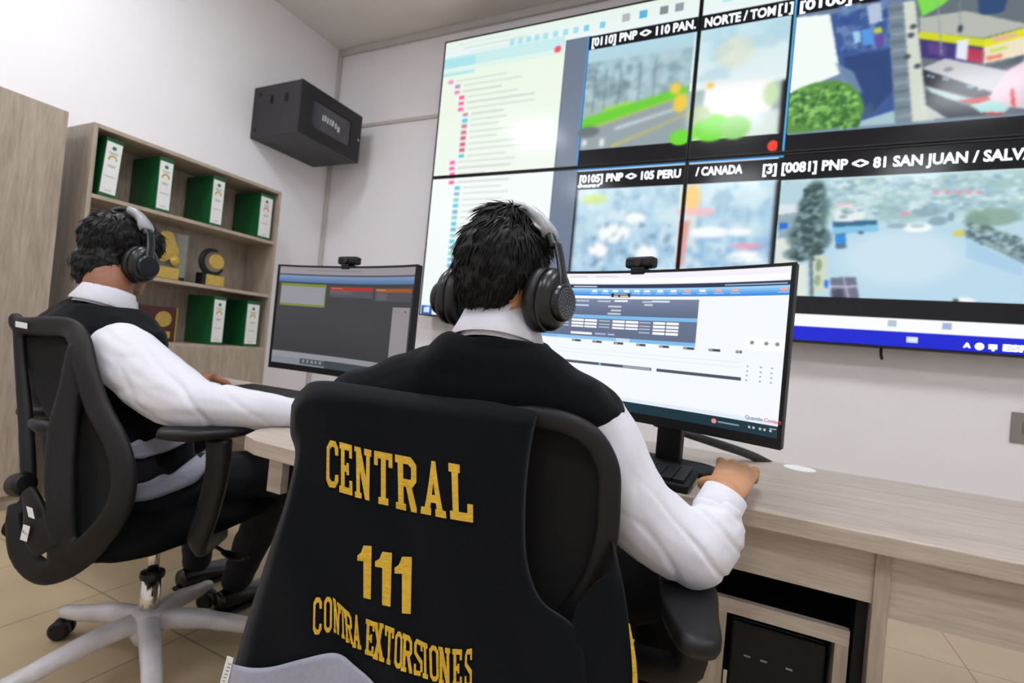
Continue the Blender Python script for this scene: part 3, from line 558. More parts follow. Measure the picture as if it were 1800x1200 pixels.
# ------------------------------------------------------------------ monitors
def monitor(C, rd, w_, z0, z1, label, arr, strength, by, name='curved_monitor', stand_w=.24):
    r = Vector((*rd, 0)).normalized(); n = Vector((r.y, -r.x, 0)); C = Vector((*C, 0)); RC = 1.5
    if n.y > 0: n = -n
    def f(s, t, o=0): x = (s-.5)*w_; return C+r*x+n*(x*x/(2*RC)+o)+Vector((0, 0, z1-(z1-z0)*t))
    T = thing(name, label, 'monitor', (C.x-n.x*by, C.y-n.y*by, .75), 'curved desk monitors')
    def slab(s0, s1, t0, t1, o0, o1, k=16):
        bm = nb(); rings = []
        for i in range(k+1):
            s = s0+(s1-s0)*i/k; rings.append([bm.verts.new(f(s, t0, o0)), bm.verts.new(f(s, t1, o0)), bm.verts.new(f(s, t1, o1)), bm.verts.new(f(s, t0, o1))])
        for i in range(k):
            for q in range(4): bm.faces.new((rings[i][q], rings[i+1][q], rings[i+1][(q+1) % 4], rings[i][(q+1) % 4]))
        bm.faces.new(rings[0]); bm.faces.new(rings[-1][::-1]); return bm
    obj('housing', slab(0, 1, 0, 1, -.022, -.003), M_blk, T, bevel=.003)
    bz = nb()
    m_ = screen_mat(name+'_screen', strength, .25)
    raster('screen', arr, lambda s, t: f(.014+s*.972, .018+t*.925, .0), m_, T)
    bm = slab(0, .0135, 0, 1, -.003, .002, 1)
    for a in ((.9865, 1, 0, 1, 1), (0, 1, 0, .0175, 16), (0, 1, .9435, 1, 16)):
        b2 = slab(a[0], a[1], a[2], a[3], -.003, .002, a[4]); me = bpy.data.meshes.new('t'); b2.to_mesh(me); b2.free(); bm.from_mesh(me); bpy.data.meshes.remove(me)
    obj('bezel', bm, M_blk, T)
    B = C-n*by
    bm = nb(); box(bm, (-.033, -.012, .762), (.033, .012, (z0+z1)/2+.06), Matrix.Translation(B-n*.02) @ Matrix((r, -n, Vector((0, 0, 1)))).transposed().to_4x4()); obj('stand_post', bm, M_blk, T, bevel=.004)
    bm = nb(); box(bm, (-.05, -by+.0, (z0+z1)/2-.03), (.05, .02, (z0+z1)/2+.05), Matrix.Translation(B-n*.02) @ Matrix((r, -n, Vector((0, 0, 1)))).transposed().to_4x4()); obj('stand_mount', bm, M_blk, T, bevel=.004)
    bm = nb(); box(bm, (-stand_w/2, -.06, .7505), (stand_w/2, .06, .764), Matrix.Translation(B) @ Matrix((r, -n, Vector((0, 0, 1)))).transposed().to_4x4()); obj('stand_base', bm, M_blkm, T, bevel=.006)
    return T, f, r, n
c = Canvas(420, 240, 0, 0, 1, 1, 'f0f4fe'); q = c
c.rect(0, 0, 1, .085, 'f0ecf6'); c.rect(.12, .02, .2, .03, 'd0ccd8'); c.rect(.24, .02, .34, .03, 'd4d0dc'); c.rect(0, .04, 1, .075, 'fbfbff'); c.rect(0, .085, 1, .112, '24344e'); c.rect(.14, .095, .25, .103, 'c8d4e4'); c.rect(.78, .094, .99, .104, '9ec4e4', .8)
c.grad(0, .112, 1, .17, 'a8d8fa', '2f7fd8')
for i, u in enumerate((.24, .29, .335, .385, .43, .475, .53, .585, .64, .70, .76, .82, .98)): c.rect(u-.012, .125, u+.012, .14, ('e4f2fc', 'e8e8f4', 'f0a890')[0 if i < 5 or i in (6, 7, 9) else (1 if i == 5 else 2)]); c.rect(u-.018, .148, u+.018, .156, 'd0e4f4', .8)
c.rect(.32, .15, .405, .178, '20242c'); c.rect(.33, .155, .39, .16, 'd8d8d8'); c.rect(.33, .168, .35, .173, 'd8d8d8'); c.rect(.36, .168, .395, .173, 'd8d8d8')
c.grad(0, .192, .69, .315, '76829c', '5c6882'); c.rect(0, .315, .69, .343, '7cb8e8'); c.grad(0, .343, .69, .48, '66728c', '5f6b86'); c.rect(0, .48, .69, .505, '7cb8e8'); c.rect(.08, .48, .36, .505, '8cc4f0'); c.rect(.36, .48, .42, .505, 'c8dcee')
for u, v, l, cc in ((.16, .205, .06, 'b8c4d4'), (.26, .205, .06, 'b8c4d4'), (.335, .2, .06, 'f4f8fc'), (.46, .205, .04, 'b8c4d4'), (.5, .2, .075, 'd8e0f4'), (.15, .238, .07, 'c0d0f4'), (.31, .242, .06, 'c4ccd8'), (.325, .27, .045, 'c4ccd8'), (.31, .295, .06, 'c4ccd8'), (.47, .225, .035, 'c4ccd8')): c.rect(u, v, u+l, v+.012, cc)
for u0, wd, n_ in ((.145, .12, 3), (.335, .115, 3), (.515, .105, 4)):
    for k in range(n_):
        for h_ in (0, 1): c.rect(u0+h_*wd*.52, .352+k*.023, u0+wd*(.48+h_*.52), .352+k*.023+.016, 'fafcff')
        c.rect(u0-.06, .355+k*.023, u0-.012, .363+k*.023, 'b4bece')
c.rect(.145, .452, .245, .466, 'f4f6fa'); c.rect(.26, .452, .31, .464, 'a8b4e0'); c.rect(.32, .452, .35, .464, 'a8b4e0')
for k in range(8): c.rect(.155+k*.098, .51, .155+k*.098+(.042 if k < 7 else .022), .526, '454a54'); c.rect(.158+k*.098, .514, .17+k*.098, .521, 'b0b4bc')
for k in range(4): c.rect(.05, .55+k*.03, .86, .5515+k*.03, 'dfe2ec')
c.rect(.1, .672, .525, .69, '4c5260'); c.rect(.4, .676, .52, .686, 'a0a6b0'); c.rect(.29, .672, .3, .69, '68b0f4'); c.rect(.545, .672, .866, .69, '4c5260')
c.rect(.87, .43, 1, .5, 'fafbff'); 
for u, v in ((.893, .455), (.94, .457), (.975, .458)): c.ell(u, v, .006, .01, '6c7078', .8)
for k in range(4):
    for u in (.885, .93, .965): c.ell(u, .6+k*.028, .003, .004, '7c8088', .8)
c.rect(.88, .7, .99, .7015, 'dcdce6'); c.rect(0, .905, 1, .925, 'dde8f8'); c.rect(0, .93, 1, 1, '16323c')
c.ell(.785, .962, .008, .013, 'e88a94'); c.rect(.8, .957, .875, .965, 'a8b4bc', .8)
for u in (.905, .92, .94, .955, .975): c.rect(u, .953, u+.007, .968, 'c0c8cc')
c.rect(.975, .945, .995, .951, 'c0c8cc')
m1, f1, r1, n1 = monitor((-.236, 1.217), (.962, -.274), .612, .866, 1.224, 'bright curved monitor showing a web form, in front of the foreground man', q.a, 1.05, .15)
tg1 = (f1(.99, .5)-f1(.885, .5)).normalized(); text('caption', 'Quantix', f1(.883, .864, .004), tg1, U_, .010, M_grey, m1, width=.036, bold=.0002); text('caption', 'Contact', f1(.944, .864, .004), tg1, U_, .010, mat('print_red', 'f06a72', .5), m1, width=.033, bold=.0002)
c = Canvas(300, 180, 0, 0, 1, 1, '4b4b50'); q = c
c.grad(0, .18, 1, .9, '515155', '444448'); c.rect(0, 0, 1, .07, 'b8b0b8'); c.rect(.2, .025, .6, .04, 'a8a0a8'); c.rect(0, .075, 1, .09, '5c6478'); c.grad(0, .09, 1, .155, '9ab8e0', '5f88c0')
c.rect(.02, .175, .34, .40, '93a83e'); c.rect(.025, .2, .335, .38, 'b4b2bc'); c.rect(.37, .19, .69, .225, 'd03c34'); c.rect(.38, .2, .46, .208, 'e0a8a0'); c.rect(.37, .225, .69, .29, '66636a'); c.rect(.37, .225, .53, .26, '7a767e', .7)
c.rect(.71, .195, .985, .23, 'c06a2c'); c.rect(.72, .205, .79, .213, 'e8c8a0'); c.rect(.71, .23, .985, .31, '606068'); c.rect(.72, .24, .8, .30, '74747c'); c.rect(.855, .36, .985, .86, 'b2aab0'); c.ell(.88, .4, .004, .006, '888088'); c.ell(.95, .4, .006, .008, '706870')
c.rect(0, .87, 1, .935, 'b0b0bc'); c.rect(.38, .92, 1, 1, '4a565c'); c.rect(0, .935, .38, 1, 'a0a4ae'); c.rect(.2, .93, .38, .985, '5a6068')
for u in (.22, .25, .28, .31, .34): c.rect(u, .94, u+.015, .965, 'a8b0b4')
m2, f2, r2_, n2 = monitor((-1.235, 1.28), (.997, -.077), .645, .862, 1.228, 'dim curved monitor with coloured panels, in front of the man on the left', q.a, .62, .15)
def webcam(f, s, n, r, label, wd=.075):
    c0 = f(s, 0, -.01)+Vector((0, 0, .018)); T = thing('webcam', label, 'webcam', tuple(c0-Vector((0, 0, .018))), 'webcams on the monitors')
    Mx = Matrix.Translation(c0) @ Matrix((r, -n, Vector((0, 0, 1)))).transposed().to_4x4()
    obj('body', box(nb(), (-wd/2, -.012, -.011), (wd/2, .018, .016), Mx), M_blk, T, bevel=.007)
    obj('lens', lathe(nb(), c0+n*.012, n, [(.009, 0), (.009, .003), (.006, .0035)]), M_shoe, T)
    obj('clip', box(nb(), (-.018, -.016, -.028), (.018, .03, -.011), Mx), M_blkm, T, bevel=.003)
webcam(f1, .43, n1, r1, 'black webcam clipped on top of the bright monitor'); webcam(f2, .47, n2, r2_, 'black webcam clipped on top of the dim monitor', .085)
# ------------------------------------------------------------------ keyboards, mouse, cables
def keyboard(C, ang, label, L=.44, D=.15):
    T = thing('keyboard', label, 'keyboard', C, 'black desk keyboards'); Mx = Matrix.Translation(C) @ Matrix.Rotation(ang, 4, 'Z') @ Matrix.Rotation(.05, 4, 'X')
    obj('case', box(nb(), (-L/2, -D/2, .004), (L/2, D/2, .02), Mx), M_blkm, T, bevel=.003); bm = nb()
    rows_ = ((15, .92, 0), (17, 1, 0), (17, 1, .004), (17, 1, .008), (17, 1, .012), (13, 1, 0)); cw = (L-.02)/17
    for j, (cnt, sc_, sh_) in enumerate(rows_[::-1]):
        for i in range(cnt):
            if j == 0 and cnt == 13: x = (0, 1, 2, 3, 8, 9, 10, 11, 12, 13, 14, 15, 16)[i]*cw-L/2+.01; wd = cw*(5 if i == 3 else 1)
            else: x = -L/2+.01+i*(L-.02)/cnt; wd = (L-.02)/cnt
            y = -D/2+.01+j*(D-.02)/6; kb_ = nb(); box(kb_, (x+.0012, y+.0012, .0195), (x+wd-.0012, y+(D-.02)/6-.0018, .028), Mx); obj('key', kb_, M_blk, T, bevel=.0012)
    return T
keyboard((-.325, 1.178, .751), -.03, 'black keyboard on the long desk beside the hand on the mouse')
keyboard((-1.52, 1.30, .751), .04, 'black keyboard on the side desk under the dim monitor')
g = nb(); MC = Vector((-.03, 1.155, .752)); ball(g, MC+Vector((0, 0, .008)), (.030, .052, .020)); box(g, MC+Vector((-.025, -.045, 0)), MC+Vector((.025, .045, .012)))
t = thing('computer_mouse', 'dark computer mouse under the hand of the foreground man', 'mouse', tuple(MC)); fuse('body', g, M_blk, t, .002, 6)
obj('wheel', lathe(nb(), MC+Vector((-.004, .035, .020)), (1, 0, 0), [(.007, 0), (.007, .008)], 16), M_grey, t)
bm = nb(); sweep(bm, [MC+Vector((0, .055, .01)), (-.03, 1.36, .7535), (-.10, 1.45, .7535), (-.2, 1.5, .7535), (-.24, 1.56, .79), (-.24, 1.53, .88)], .0022, seg=6); tag(obj('mouse_cable', bm, M_blkm, smooth=True), 'thin black cable running from the mouse to behind the bright monitor', 'cable')
bm = nb(); sweep(bm, [(-.185, 1.40, .90), (-.19, 1.42, .84), (-.175, 1.43, .80), (-.17, 1.44, .765), (-.14, 1.42, .7545), (-.10, 1.37, .7545), (-.105, 1.30, .757)], .0022, seg=6); tag(obj('keyboard_cable', bm, M_blkm, smooth=True), 'thin curly black cable hanging behind the keyboard of the long desk', 'cable')
bm = nb(); sweep(bm, [P(1150, 745, 1.40), P(1215, 765, 1.40), P(1262, 780, 1.42), P(1320, 800, 1.48), P(1362, 820, 1.53), P(1384, 828, 1.56)], [.006, .011, .0125, .0125, .012, .008], seg=10)
GR = AZ(1408, 830, .75)
for i in range(10): pass
tag(obj('cable_bundle', bm, mat('cable_sleeve', '131315', .45, noise_amt=.3, scale=90, bump=.8), smooth=True), 'thick black sleeved cable bundle going down into the white desk grommet', 'cable')
tag(obj('desk_grommet', lathe(nb(), (GR.x, 1.66, .7502), (0, 0, 1), [(.04, 0), (.04, .002), (.036, .0035)]), M_white), 'flat white round cable cap on the long desk', 'cable grommet')
# ------------------------------------------------------------------ office chairs
def taper_leg(bm, a, b):
    sweep(bm, [a, a.lerp(b, .35)+Vector((0, 0, .008)), a.lerp(b, .75), b], [.026, .026, .023, .019], [.028, .026, .021, .016], seg=12, power=.8)
def chair_base(T, hub, a0, R, wrap, rot=0):
    hub = Vector((hub[0], hub[1], 0))
    for k in range(5):
        an = math.radians(a0+72*k); d = Vector((math.cos(an), math.sin(an), 0)); a = hub+d*.02+Vector((0, 0, .135)); b = hub+d*R+Vector((0, 0, .082)); bm = nb(); taper_leg(bm, a, b)
        if wrap:
            for v in bm.verts: v.co += Vector([noise.noise(v.co*60+Vector((i*9, k, 0))) for i in range(3)])*.002
        lg = obj('base_leg', bm, M_wrap if wrap else M_blk, T, smooth=True)
        if wrap: lg['label'] = 'base leg wrapped in cloudy protective plastic'
        s = Vector((-d.y, d.x, 0)); c0 = b+Vector((0, 0, -.052))+d*.004; w_ = nb(); r = .029
        ax = (s*math.cos(rot+k)+d*math.sin(rot+k))
        for sg in (-1, 1): lathe(w_, c0+ax*(.006*sg), ax*sg, [(r*.6, 0), (r, .002), (r, .014), (r*.75, .02)], 20)
        cs = obj('caster', w_, M_blk, T, smooth=False); st = nb(); cyl(st, c0, b, .008); ball(st, c0+Vector((0, 0, .006)), (.024, .024, .027)); obj('hood', st, M_blkm, cs, smooth=True)
def chair1():
    T = thing('office_chair', 'black mesh office chair with plastic-wrapped base under the man on the left', 'office chair', (-1.52, .92, 0), 'black office chairs')
    H = Vector((-1.52, .92, 0)); F = Vector((-.2, .98, 0)).normalized(); R = Vector((F.y, -F.x, 0))
    chair_base(T, H, 46, .325, True, .6)
    obj('base_hub', lathe(nb(), H, (0, 0, 1), [(.028, .07), (.042, .1), (.045, .15), (.038, .168)]), M_wrap, T, smooth=True)
    obj('gas_lift', lathe(nb(), H, (0, 0, 1), [(.025, .1), (.025, .265)]), M_chrome, T, smooth=True); obj('lift_collar', lathe(nb(), H, (0, 0, 1), [(.03, .255), (.032, .262), (.03, .272), (.016, .275)]), M_blk, T)
    obj('lift_rod', lathe(nb(), H, (0, 0, 1), [(.014, .26), (.014, .37)]), M_chrome, T, smooth=True)
    L = lambda f, r, z: H+F*f+R*r+Vector((0, 0, z))
    bm = nb(); sweep(bm, [L(-.24, 0, .41), L(-.12, 0, .385), L(.05, 0, .385), L(.12, 0, .40)], [.03, .07, .08, .05], [.02, .03, .03, .02], seg=12, power=.7); obj('tilt_mechanism', bm, M_blkm, T, smooth=True)
    bm = nb(); sweep(bm, [L(.06, .07, .375), L(.07, .16, .34), L(.07, .19, .328)], .006, .005, seg=8); sweep(bm, [L(.07, .17, .335), L(.075, .215, .325), L(.06, .26, .335)], [.01, .026, .012], [.006, .008, .005], seg=10); obj('height_lever', bm, M_blk, T, smooth=True)
    bm = nb(); pts = [L(-.27, 0, .44), L(-.2, 0, .452), L(0, 0, .455), L(.16, 0, .45), L(.23, 0, .425)]; sweep(bm, pts, [.18, .23, .25, .24, .2], [.02, .04, .045, .042, .022], seg=28, power=.75); obj('seat', bm, M_seat, T, smooth=True)
    # back frame: top bar, left post, broad outer loop on the right, inner post
    upv = -FW+R0*.45; bf = nb()
    sweep(bf, [P(26, 553, 1.295), P(36, 571, 1.285), P(80, 574, 1.27), P(122, 577, 1.255), P(141, 600, 1.235), P(152, 650, 1.215), P(172, 715, 1.2), P(203, 775, 1.185), P(218, 835, 1.175), P(207, 895, 1.165), P(168, 950, 1.16), P(120, 990, 1.155), P(76, 1005, 1.15), P(40, 975, 1.155), P(27, 925, 1.165), P(28, 885, 1.18)],
          [.010, .022, .027, .026, .024, .024, .026, .026, .026, .028, .032, .034, .030, .024, .018, .014], .012, up=upv, seg=12, n=6, power=.8)
    sweep(bf, [P(33, 578, 1.285), P(37, 640, 1.27), P(44, 720, 1.245), P(48, 790, 1.22), P(50, 850, 1.2), P(44, 900, 1.18)], [.012, .013, .015, .016, .015, .012], .011, up=upv, seg=12, n=5, power=.8)
    sweep(bf, [P(136, 610, 1.23), P(126, 680, 1.21), P(112, 750, 1.19), P(106, 830, 1.17), P(108, 900, 1.155), P(112, 985, 1.15)], [.020, .024, .030, .030, .028, .03], .014, up=upv, seg=12, n=5, power=.8)
    fuse('back_frame', bf, M_frame, T, .0045, 3)
    def sheet(pl, d0, sag, nm):
        bm = nb(); lp = catmull([P(x, y, d) for x, y, d in pl], 5, True); cen = sum(lp, Vector())/len(lp)+F*sag
        rings = [[bm.verts.new(p.lerp(cen, k/6)) for p in lp] for k in range(6)]; cv = bm.verts.new(cen)
        for k in range(5):
            for i in range(len(lp)): bm.faces.new((rings[k][i], rings[k][(i+1) % len(lp)], rings[k+1][(i+1) % len(lp)], rings[k+1][i]))
        for i in range(len(lp)): bm.faces.new((rings[5][i], rings[5][(i+1) % len(lp)], cv))
        o = obj(nm, bm, M_mesh, T, smooth=True); o.modifiers.new('c', 'SOLIDIFY').thickness = .002
    sheet([(40, 592, 1.29), (80, 588, 1.285), (122, 594, 1.265), (132, 640, 1.24), (124, 700, 1.225), (104, 742, 1.215), (88, 738, 1.225), (68, 700, 1.25), (50, 640, 1.28)], 1.2, .02, 'back_mesh')
    sheet([(130, 690, 1.225), (160, 720, 1.22), (195, 790, 1.2), (205, 860, 1.19), (180, 925, 1.18), (135, 960, 1.17), (118, 900, 1.18), (118, 800, 1.19)], 1.2, .02, 'back_mesh')
    bm = nb(); sweep(bm, [P(58, 742, 1.2), P(75, 750, 1.19), P(100, 757, 1.19)], [.012, .016, .014], [.012, .018, .018], seg=14, up=(0, 0, 1)); obj('lumbar_support', bm, M_blk, T, smooth=True)
    bm = nb(); sweep(bm, [P(118, 960, 1.17), P(130, 985, 1.2), L(-.2, 0, .40)], [.03, .03, .03], [.014, .016, .016], up=-FW, seg=12, power=.8); obj('back_spine', bm, M_frame, T, smooth=True)
    bm = nb(); sweep(bm, [P(50, 860, 1.165), P(62, 900, 1.15), P(68, 940, 1.14), P(84, 968, 1.14)], [.014, .027, .034, .03], [.008]*4, up=-FW, seg=12, power=.6); pl = obj('back_bracket', bm, M_frame, T, smooth=True)
    kb = P(40, 850, 1.18); ax = (P(12, 856, 1.2)-kb).normalized(); bm = lathe(nb(), kb, ax, [(.017, -.012), (.026, -.006), (.027, .018), (.023, .022)]); k = obj('tension_knob', bm, M_blk, T); obj('knob_rim', lathe(nb(), kb+ax*.0221, ax, [(.023, 0), (.023, .001)]), M_grey, k)
    nn = (CAM-P(45, 920, 1.15)).normalized()
    def decal(x0, y0, x1, y1, d, sl, par, m=M_label, nm='sticker'):
        bm = nb(); a = [P(x0+sl, y0, d), P(x1+sl, y0+4, d), P(x1-sl, y1, d), P(x0-sl, y1-4, d)]; v = [bm.verts.new(p) for p in a]+[bm.verts.new(p-nn*.001) for p in a]
        for f in ((0, 1, 2, 3), (7, 6, 5, 4), (0, 4, 5, 1), (1, 5, 6, 2), (2, 6, 7, 3), (3, 7, 4, 0)): bm.faces.new([v[i] for i in f])
        return obj(nm, bm, m, par)
    s1 = decal(27, 564, 48, 578, 1.262, 0, T); s1['label'] = 'small silver sticker'
    decal(48, 889, 59, 912, 1.128, -2, T); s = decal(38, 921, 50, 952, 1.128, 3, T); decal(39, 930, 42, 938, 1.127, 0, s, M_grey, 'print'); decal(43, 936, 50, 940, 1.1268, 1, s, M_grey, 'print')
    # armrests
    for sg in (1, -1):
        if sg == 1: pad = [P(282, 760, 1.20), P(330, 762, 1.22), P(400, 757, 1.28), P(458, 752, 1.35)]; post = [P(385, 772, 1.26), P(382, 830, 1.26), P(365, 900, 1.27), P(348, 960, 1.29), L(.06, .17, .405)]
        else: pad = [p-R*.44 for p in [P(282, 760, 1.20), P(330, 762, 1.22), P(400, 757, 1.28), P(458, 752, 1.35)]]; post = [p-R*.44 for p in [P(385, 772, 1.26), P(382, 830, 1.26), P(365, 900, 1.27), P(348, 960, 1.29)]]+[L(.06, -.17, .405)]
        bm = nb(); sweep(bm, pad, [.03, .043, .043, .018], [.012, .017, .015, .008], seg=16, power=.7); obj('armrest_pad', bm, M_blk, T, smooth=True)
        bm = nb(); sweep(bm, post, [.032, .03, .03, .028, .03], [.02, .018, .016, .016, .014], up=F, seg=12, power=.75); obj('armrest_post', bm, M_frame, T, smooth=True)
    return T
chair1()
def chair2():
    T = thing('office_chair', 'black office chair in the foreground with a lettered vest pulled over its back', 'office chair', (-.49, .93, 0), 'black office chairs')
    H = Vector((-.50, .90, 0)); F = Vector((-.22, .975, 0)).normalized(); R = Vector((F.y, -F.x, 0)); L = lambda f, r, z: H+F*f+R*r+Vector((0, 0, z))
    chair_base(T, H, 20, .32, False, .3)
    obj('base_hub', lathe(nb(), H, (0, 0, 1), [(.028, .07), (.042, .1), (.045, .15), (.038, .168)]), M_blk, T, smooth=True)
    obj('gas_lift', lathe(nb(), H, (0, 0, 1), [(.025, .1), (.025, .25), (.014, .26), (.014, .37)]), M_chrome, T, smooth=True)
    bm = nb(); sweep(bm, [L(-.26, 0, .42), L(-.12, 0, .39), L(.05, 0, .385), L(.12, 0, .40)], [.03, .07, .08, .05], [.02, .03, .03, .02], seg=12, power=.7); obj('tilt_mechanism', bm, M_blkm, T, smooth=True)
    bm = nb(); sweep(bm, [L(-.22, 0, .44), L(-.15, 0, .452), L(0, 0, .455), L(.16, 0, .45), L(.23, 0, .425)], [.18, .23, .25, .24, .2], [.02, .04, .045, .042, .022], seg=28, power=.75); obj('seat', bm, M_seat, T, smooth=True)
    fr = [P(590, 716, .878), P(700, 716, .86), P(830, 722, .835), P(955, 734, .812), P(1030, 762, .79), P(1066, 815, .782), P(1070, 880, .778), P(1062, 960, .778), P(1030, 1040, .79), P(960, 1110, .81), P(820, 1150, .83), P(660, 1130, .85), P(580, 1050, .87), P(556, 900, .885), P(558, 780, .89)]
    bm = nb(); sweep(bm, fr, .0185, .013, up=-FW, closed=True, seg=14, n=8, power=.8); obj('back_frame', bm, M_frame, T, smooth=True)
    bm = nb(); lp = catmull([p+F*.006 for p in fr], 5, True); cen = sum(lp, Vector())/len(lp)+F*.02
    rings = [[bm.verts.new(p.lerp(cen, k/6)+F*(.02*math.sin(k/6*1.5))) for p in lp] for k in range(6)]; cv = bm.verts.new(cen+F*.02)
    for k in range(5):
        for i in range(len(lp)): bm.faces.new((rings[k][i], rings[k][(i+1) % len(lp)], rings[k+1][(i+1) % len(lp)], rings[k+1][i]))
    for i in range(len(lp)): bm.faces.new((rings[5][i], rings[5][(i+1) % len(lp)], cv))
    obj('back_mesh', bm, M_mesh, T, smooth=True)
    bm = nb(); sweep(bm, [P(810, 1000, .86), P(810, 1120, .88), L(-.19, 0, .44), L(-.15, 0, .41)], .03, .014, up=-FW, seg=12, power=.8); obj('back_spine', bm, M_frame, T, smooth=True)
    for sg in (1, -1):
        pts = [AZ(1162, 1020, .628), AZ(1250, 1035, .628), AZ(1263, 1100, .628), AZ(1264, 1150, .628), AZ(1205, 1143, .628), AZ(1175, 1105, .628), AZ(1158, 1060, .628)]
        if sg < 0: pts = [p-R*(2*((p-H).dot(R))-.17)+F*.10 for p in pts]
        lp = catmull(pts, 5, True); bm = nb(); cen = sum(lp, Vector())/len(lp)
        lay = [(0, -.010, .93), (0, 0, 1), (0, .010, 1), (0, .016, .95), (0, .019, .8)]
        rg = [[bm.verts.new(cen+(p-cen)*s+Vector((0, 0, z))) for p in lp] for _, z, s in lay]
        for k in range(len(rg)-1):
            for i in range(len(lp)): bm.faces.new((rg[k][i], rg[k][(i+1) % len(lp)], rg[k+1][(i+1) % len(lp)], rg[k+1][i]))
        bm.faces.new(rg[0]); bm.faces.new(rg[-1]); obj('armrest_pad', bm, M_blk, T, smooth=True)
        bm = nb(); sweep(bm, [cen-Vector((0, 0, .0)), cen-Vector((0, 0, .08)), L(-.02, sg*(.28 if sg > 0 else .2), .47), L(-.02, sg*(.24 if sg > 0 else .2), .40), L(-.02, sg*.1, .392)], [.022, .022, .028, .03, .03], [.028, .024, .018, .012, .01], up=F, seg=12, power=.75); obj('armrest_post', bm, M_frame, T, smooth=True)
chair2()
# ------------------------------------------------------------------ people
def head_axes(F, pitch=0):
    F = Vector(F).normalized(); R = Vector((F.y, -F.x, 0)).normalized(); F2 = (F*math.cos(pitch)+Vector((0, 0, -1))*math.sin(pitch)).normalized(); U = R.cross(F2).normalized(); return R, F2, U
def head_bm(bm, C, A, sc=1.0):
    R, F, U = A; L = lambda r, f, u: C+(R*r+F*f+U*u)*sc
    def E(r, f, u, a, b_, c_): ball(bm, L(r, f, u), (a*sc, b_*sc, c_*sc), A)
    E(0, -.008, .03, .074, .092, .088); E(0, .025, -.03, .06, .07, .075); E(0, .045, -.078, .042, .045, .034); E(0, .086, .03, .045, .015, .02)
    for s in (-1, 1): E(s*.035, .062, -.028, .022, .02, .022); E(s*.042, .01, -.06, .024, .05, .034); E(s*.078, -.004, -.012, .008, .018, .03)
    sweep(bm, [L(0, .088, .022), L(0, .1, 0), L(0, .112, -.018), L(0, .104, -.03)], [.007*sc, .009*sc, .013*sc, .009*sc], seg=10, up=U, n=3)
    for z, q in ((-.052, .011), (-.062, .012)): E(0, .085, z, .023, q*.9, .0055)
def eyes(C, A, par, sc=1):
    R, F, U = A
    for s in (-1, 1):
        c0 = C+(R*(s*.031)+F*.079+U*.008)*sc; e = obj('eye', ball(nb(), c0, .0115*sc), M_white, par, smooth=True); obj('iris', lathe(nb(), c0+F*.0095*sc, F, [(.0052, 0), (.004, .0022)], 14), M_hair, e)
def hand(bm, W, K, up, side, curl=.5, spread=1.0, big=1.0):
    """W wrist, K knuckle centre; up = back of the hand; side = +1 thumb towards -right"""
    d = (K-W).normalized(); up = (up-d*up.dot(d)).normalized(); r = d.cross(up).normalized()
    sweep(bm, [W-d*.02, W, W.lerp(K, .45), K], [.026, .028*big, .037*big, .042*big], [.021, .019, .017, .0125], up=up, seg=14, n=4)
    ball(bm, K, (.04, .014, .013), (r, d, up)); ball(bm, W, .021)
    for i in range(4):
        off = (i-1.5)*.0195*spread*side; ln = (.042, .046, .043, .034)[i]; b0 = K+r*off+d*(-.004 if i in (0, 3) else .002)-up*(.003 if i == 3 else 0)
        dd = (d+r*(off*1.2)).normalized(); a1, a2, a3 = curl*.55, curl*1.15, curl*1.6
        D = lambda a: dd*math.cos(a)-up*math.sin(a)
        p1 = b0+D(a1)*ln; p2 = p1+D(a2)*ln*.62; p3 = p2+D(a3)*ln*.5
        limb(bm, [b0-dd*.012, p1, p2, p3], [.0098, .0088, .0078, .0068], seg=10); ball(bm, b0+up*.008, .0108); ball(bm, p1+up*.0014, .0094)
    tb = W.lerp(K, .3)-r*.024*side; t1 = tb+(d*.7-r*.6*side-up*.35).normalized()*.038; t2 = t1+(d*.92-r*.12*side-up*.4).normalized()*.03; t3 = t2+(d*.95+r*.1*side-up*.35).normalized()*.022
    limb(bm, [tb, t1, t2, t3], [.015, .0125, .0108, .0088], seg=10)
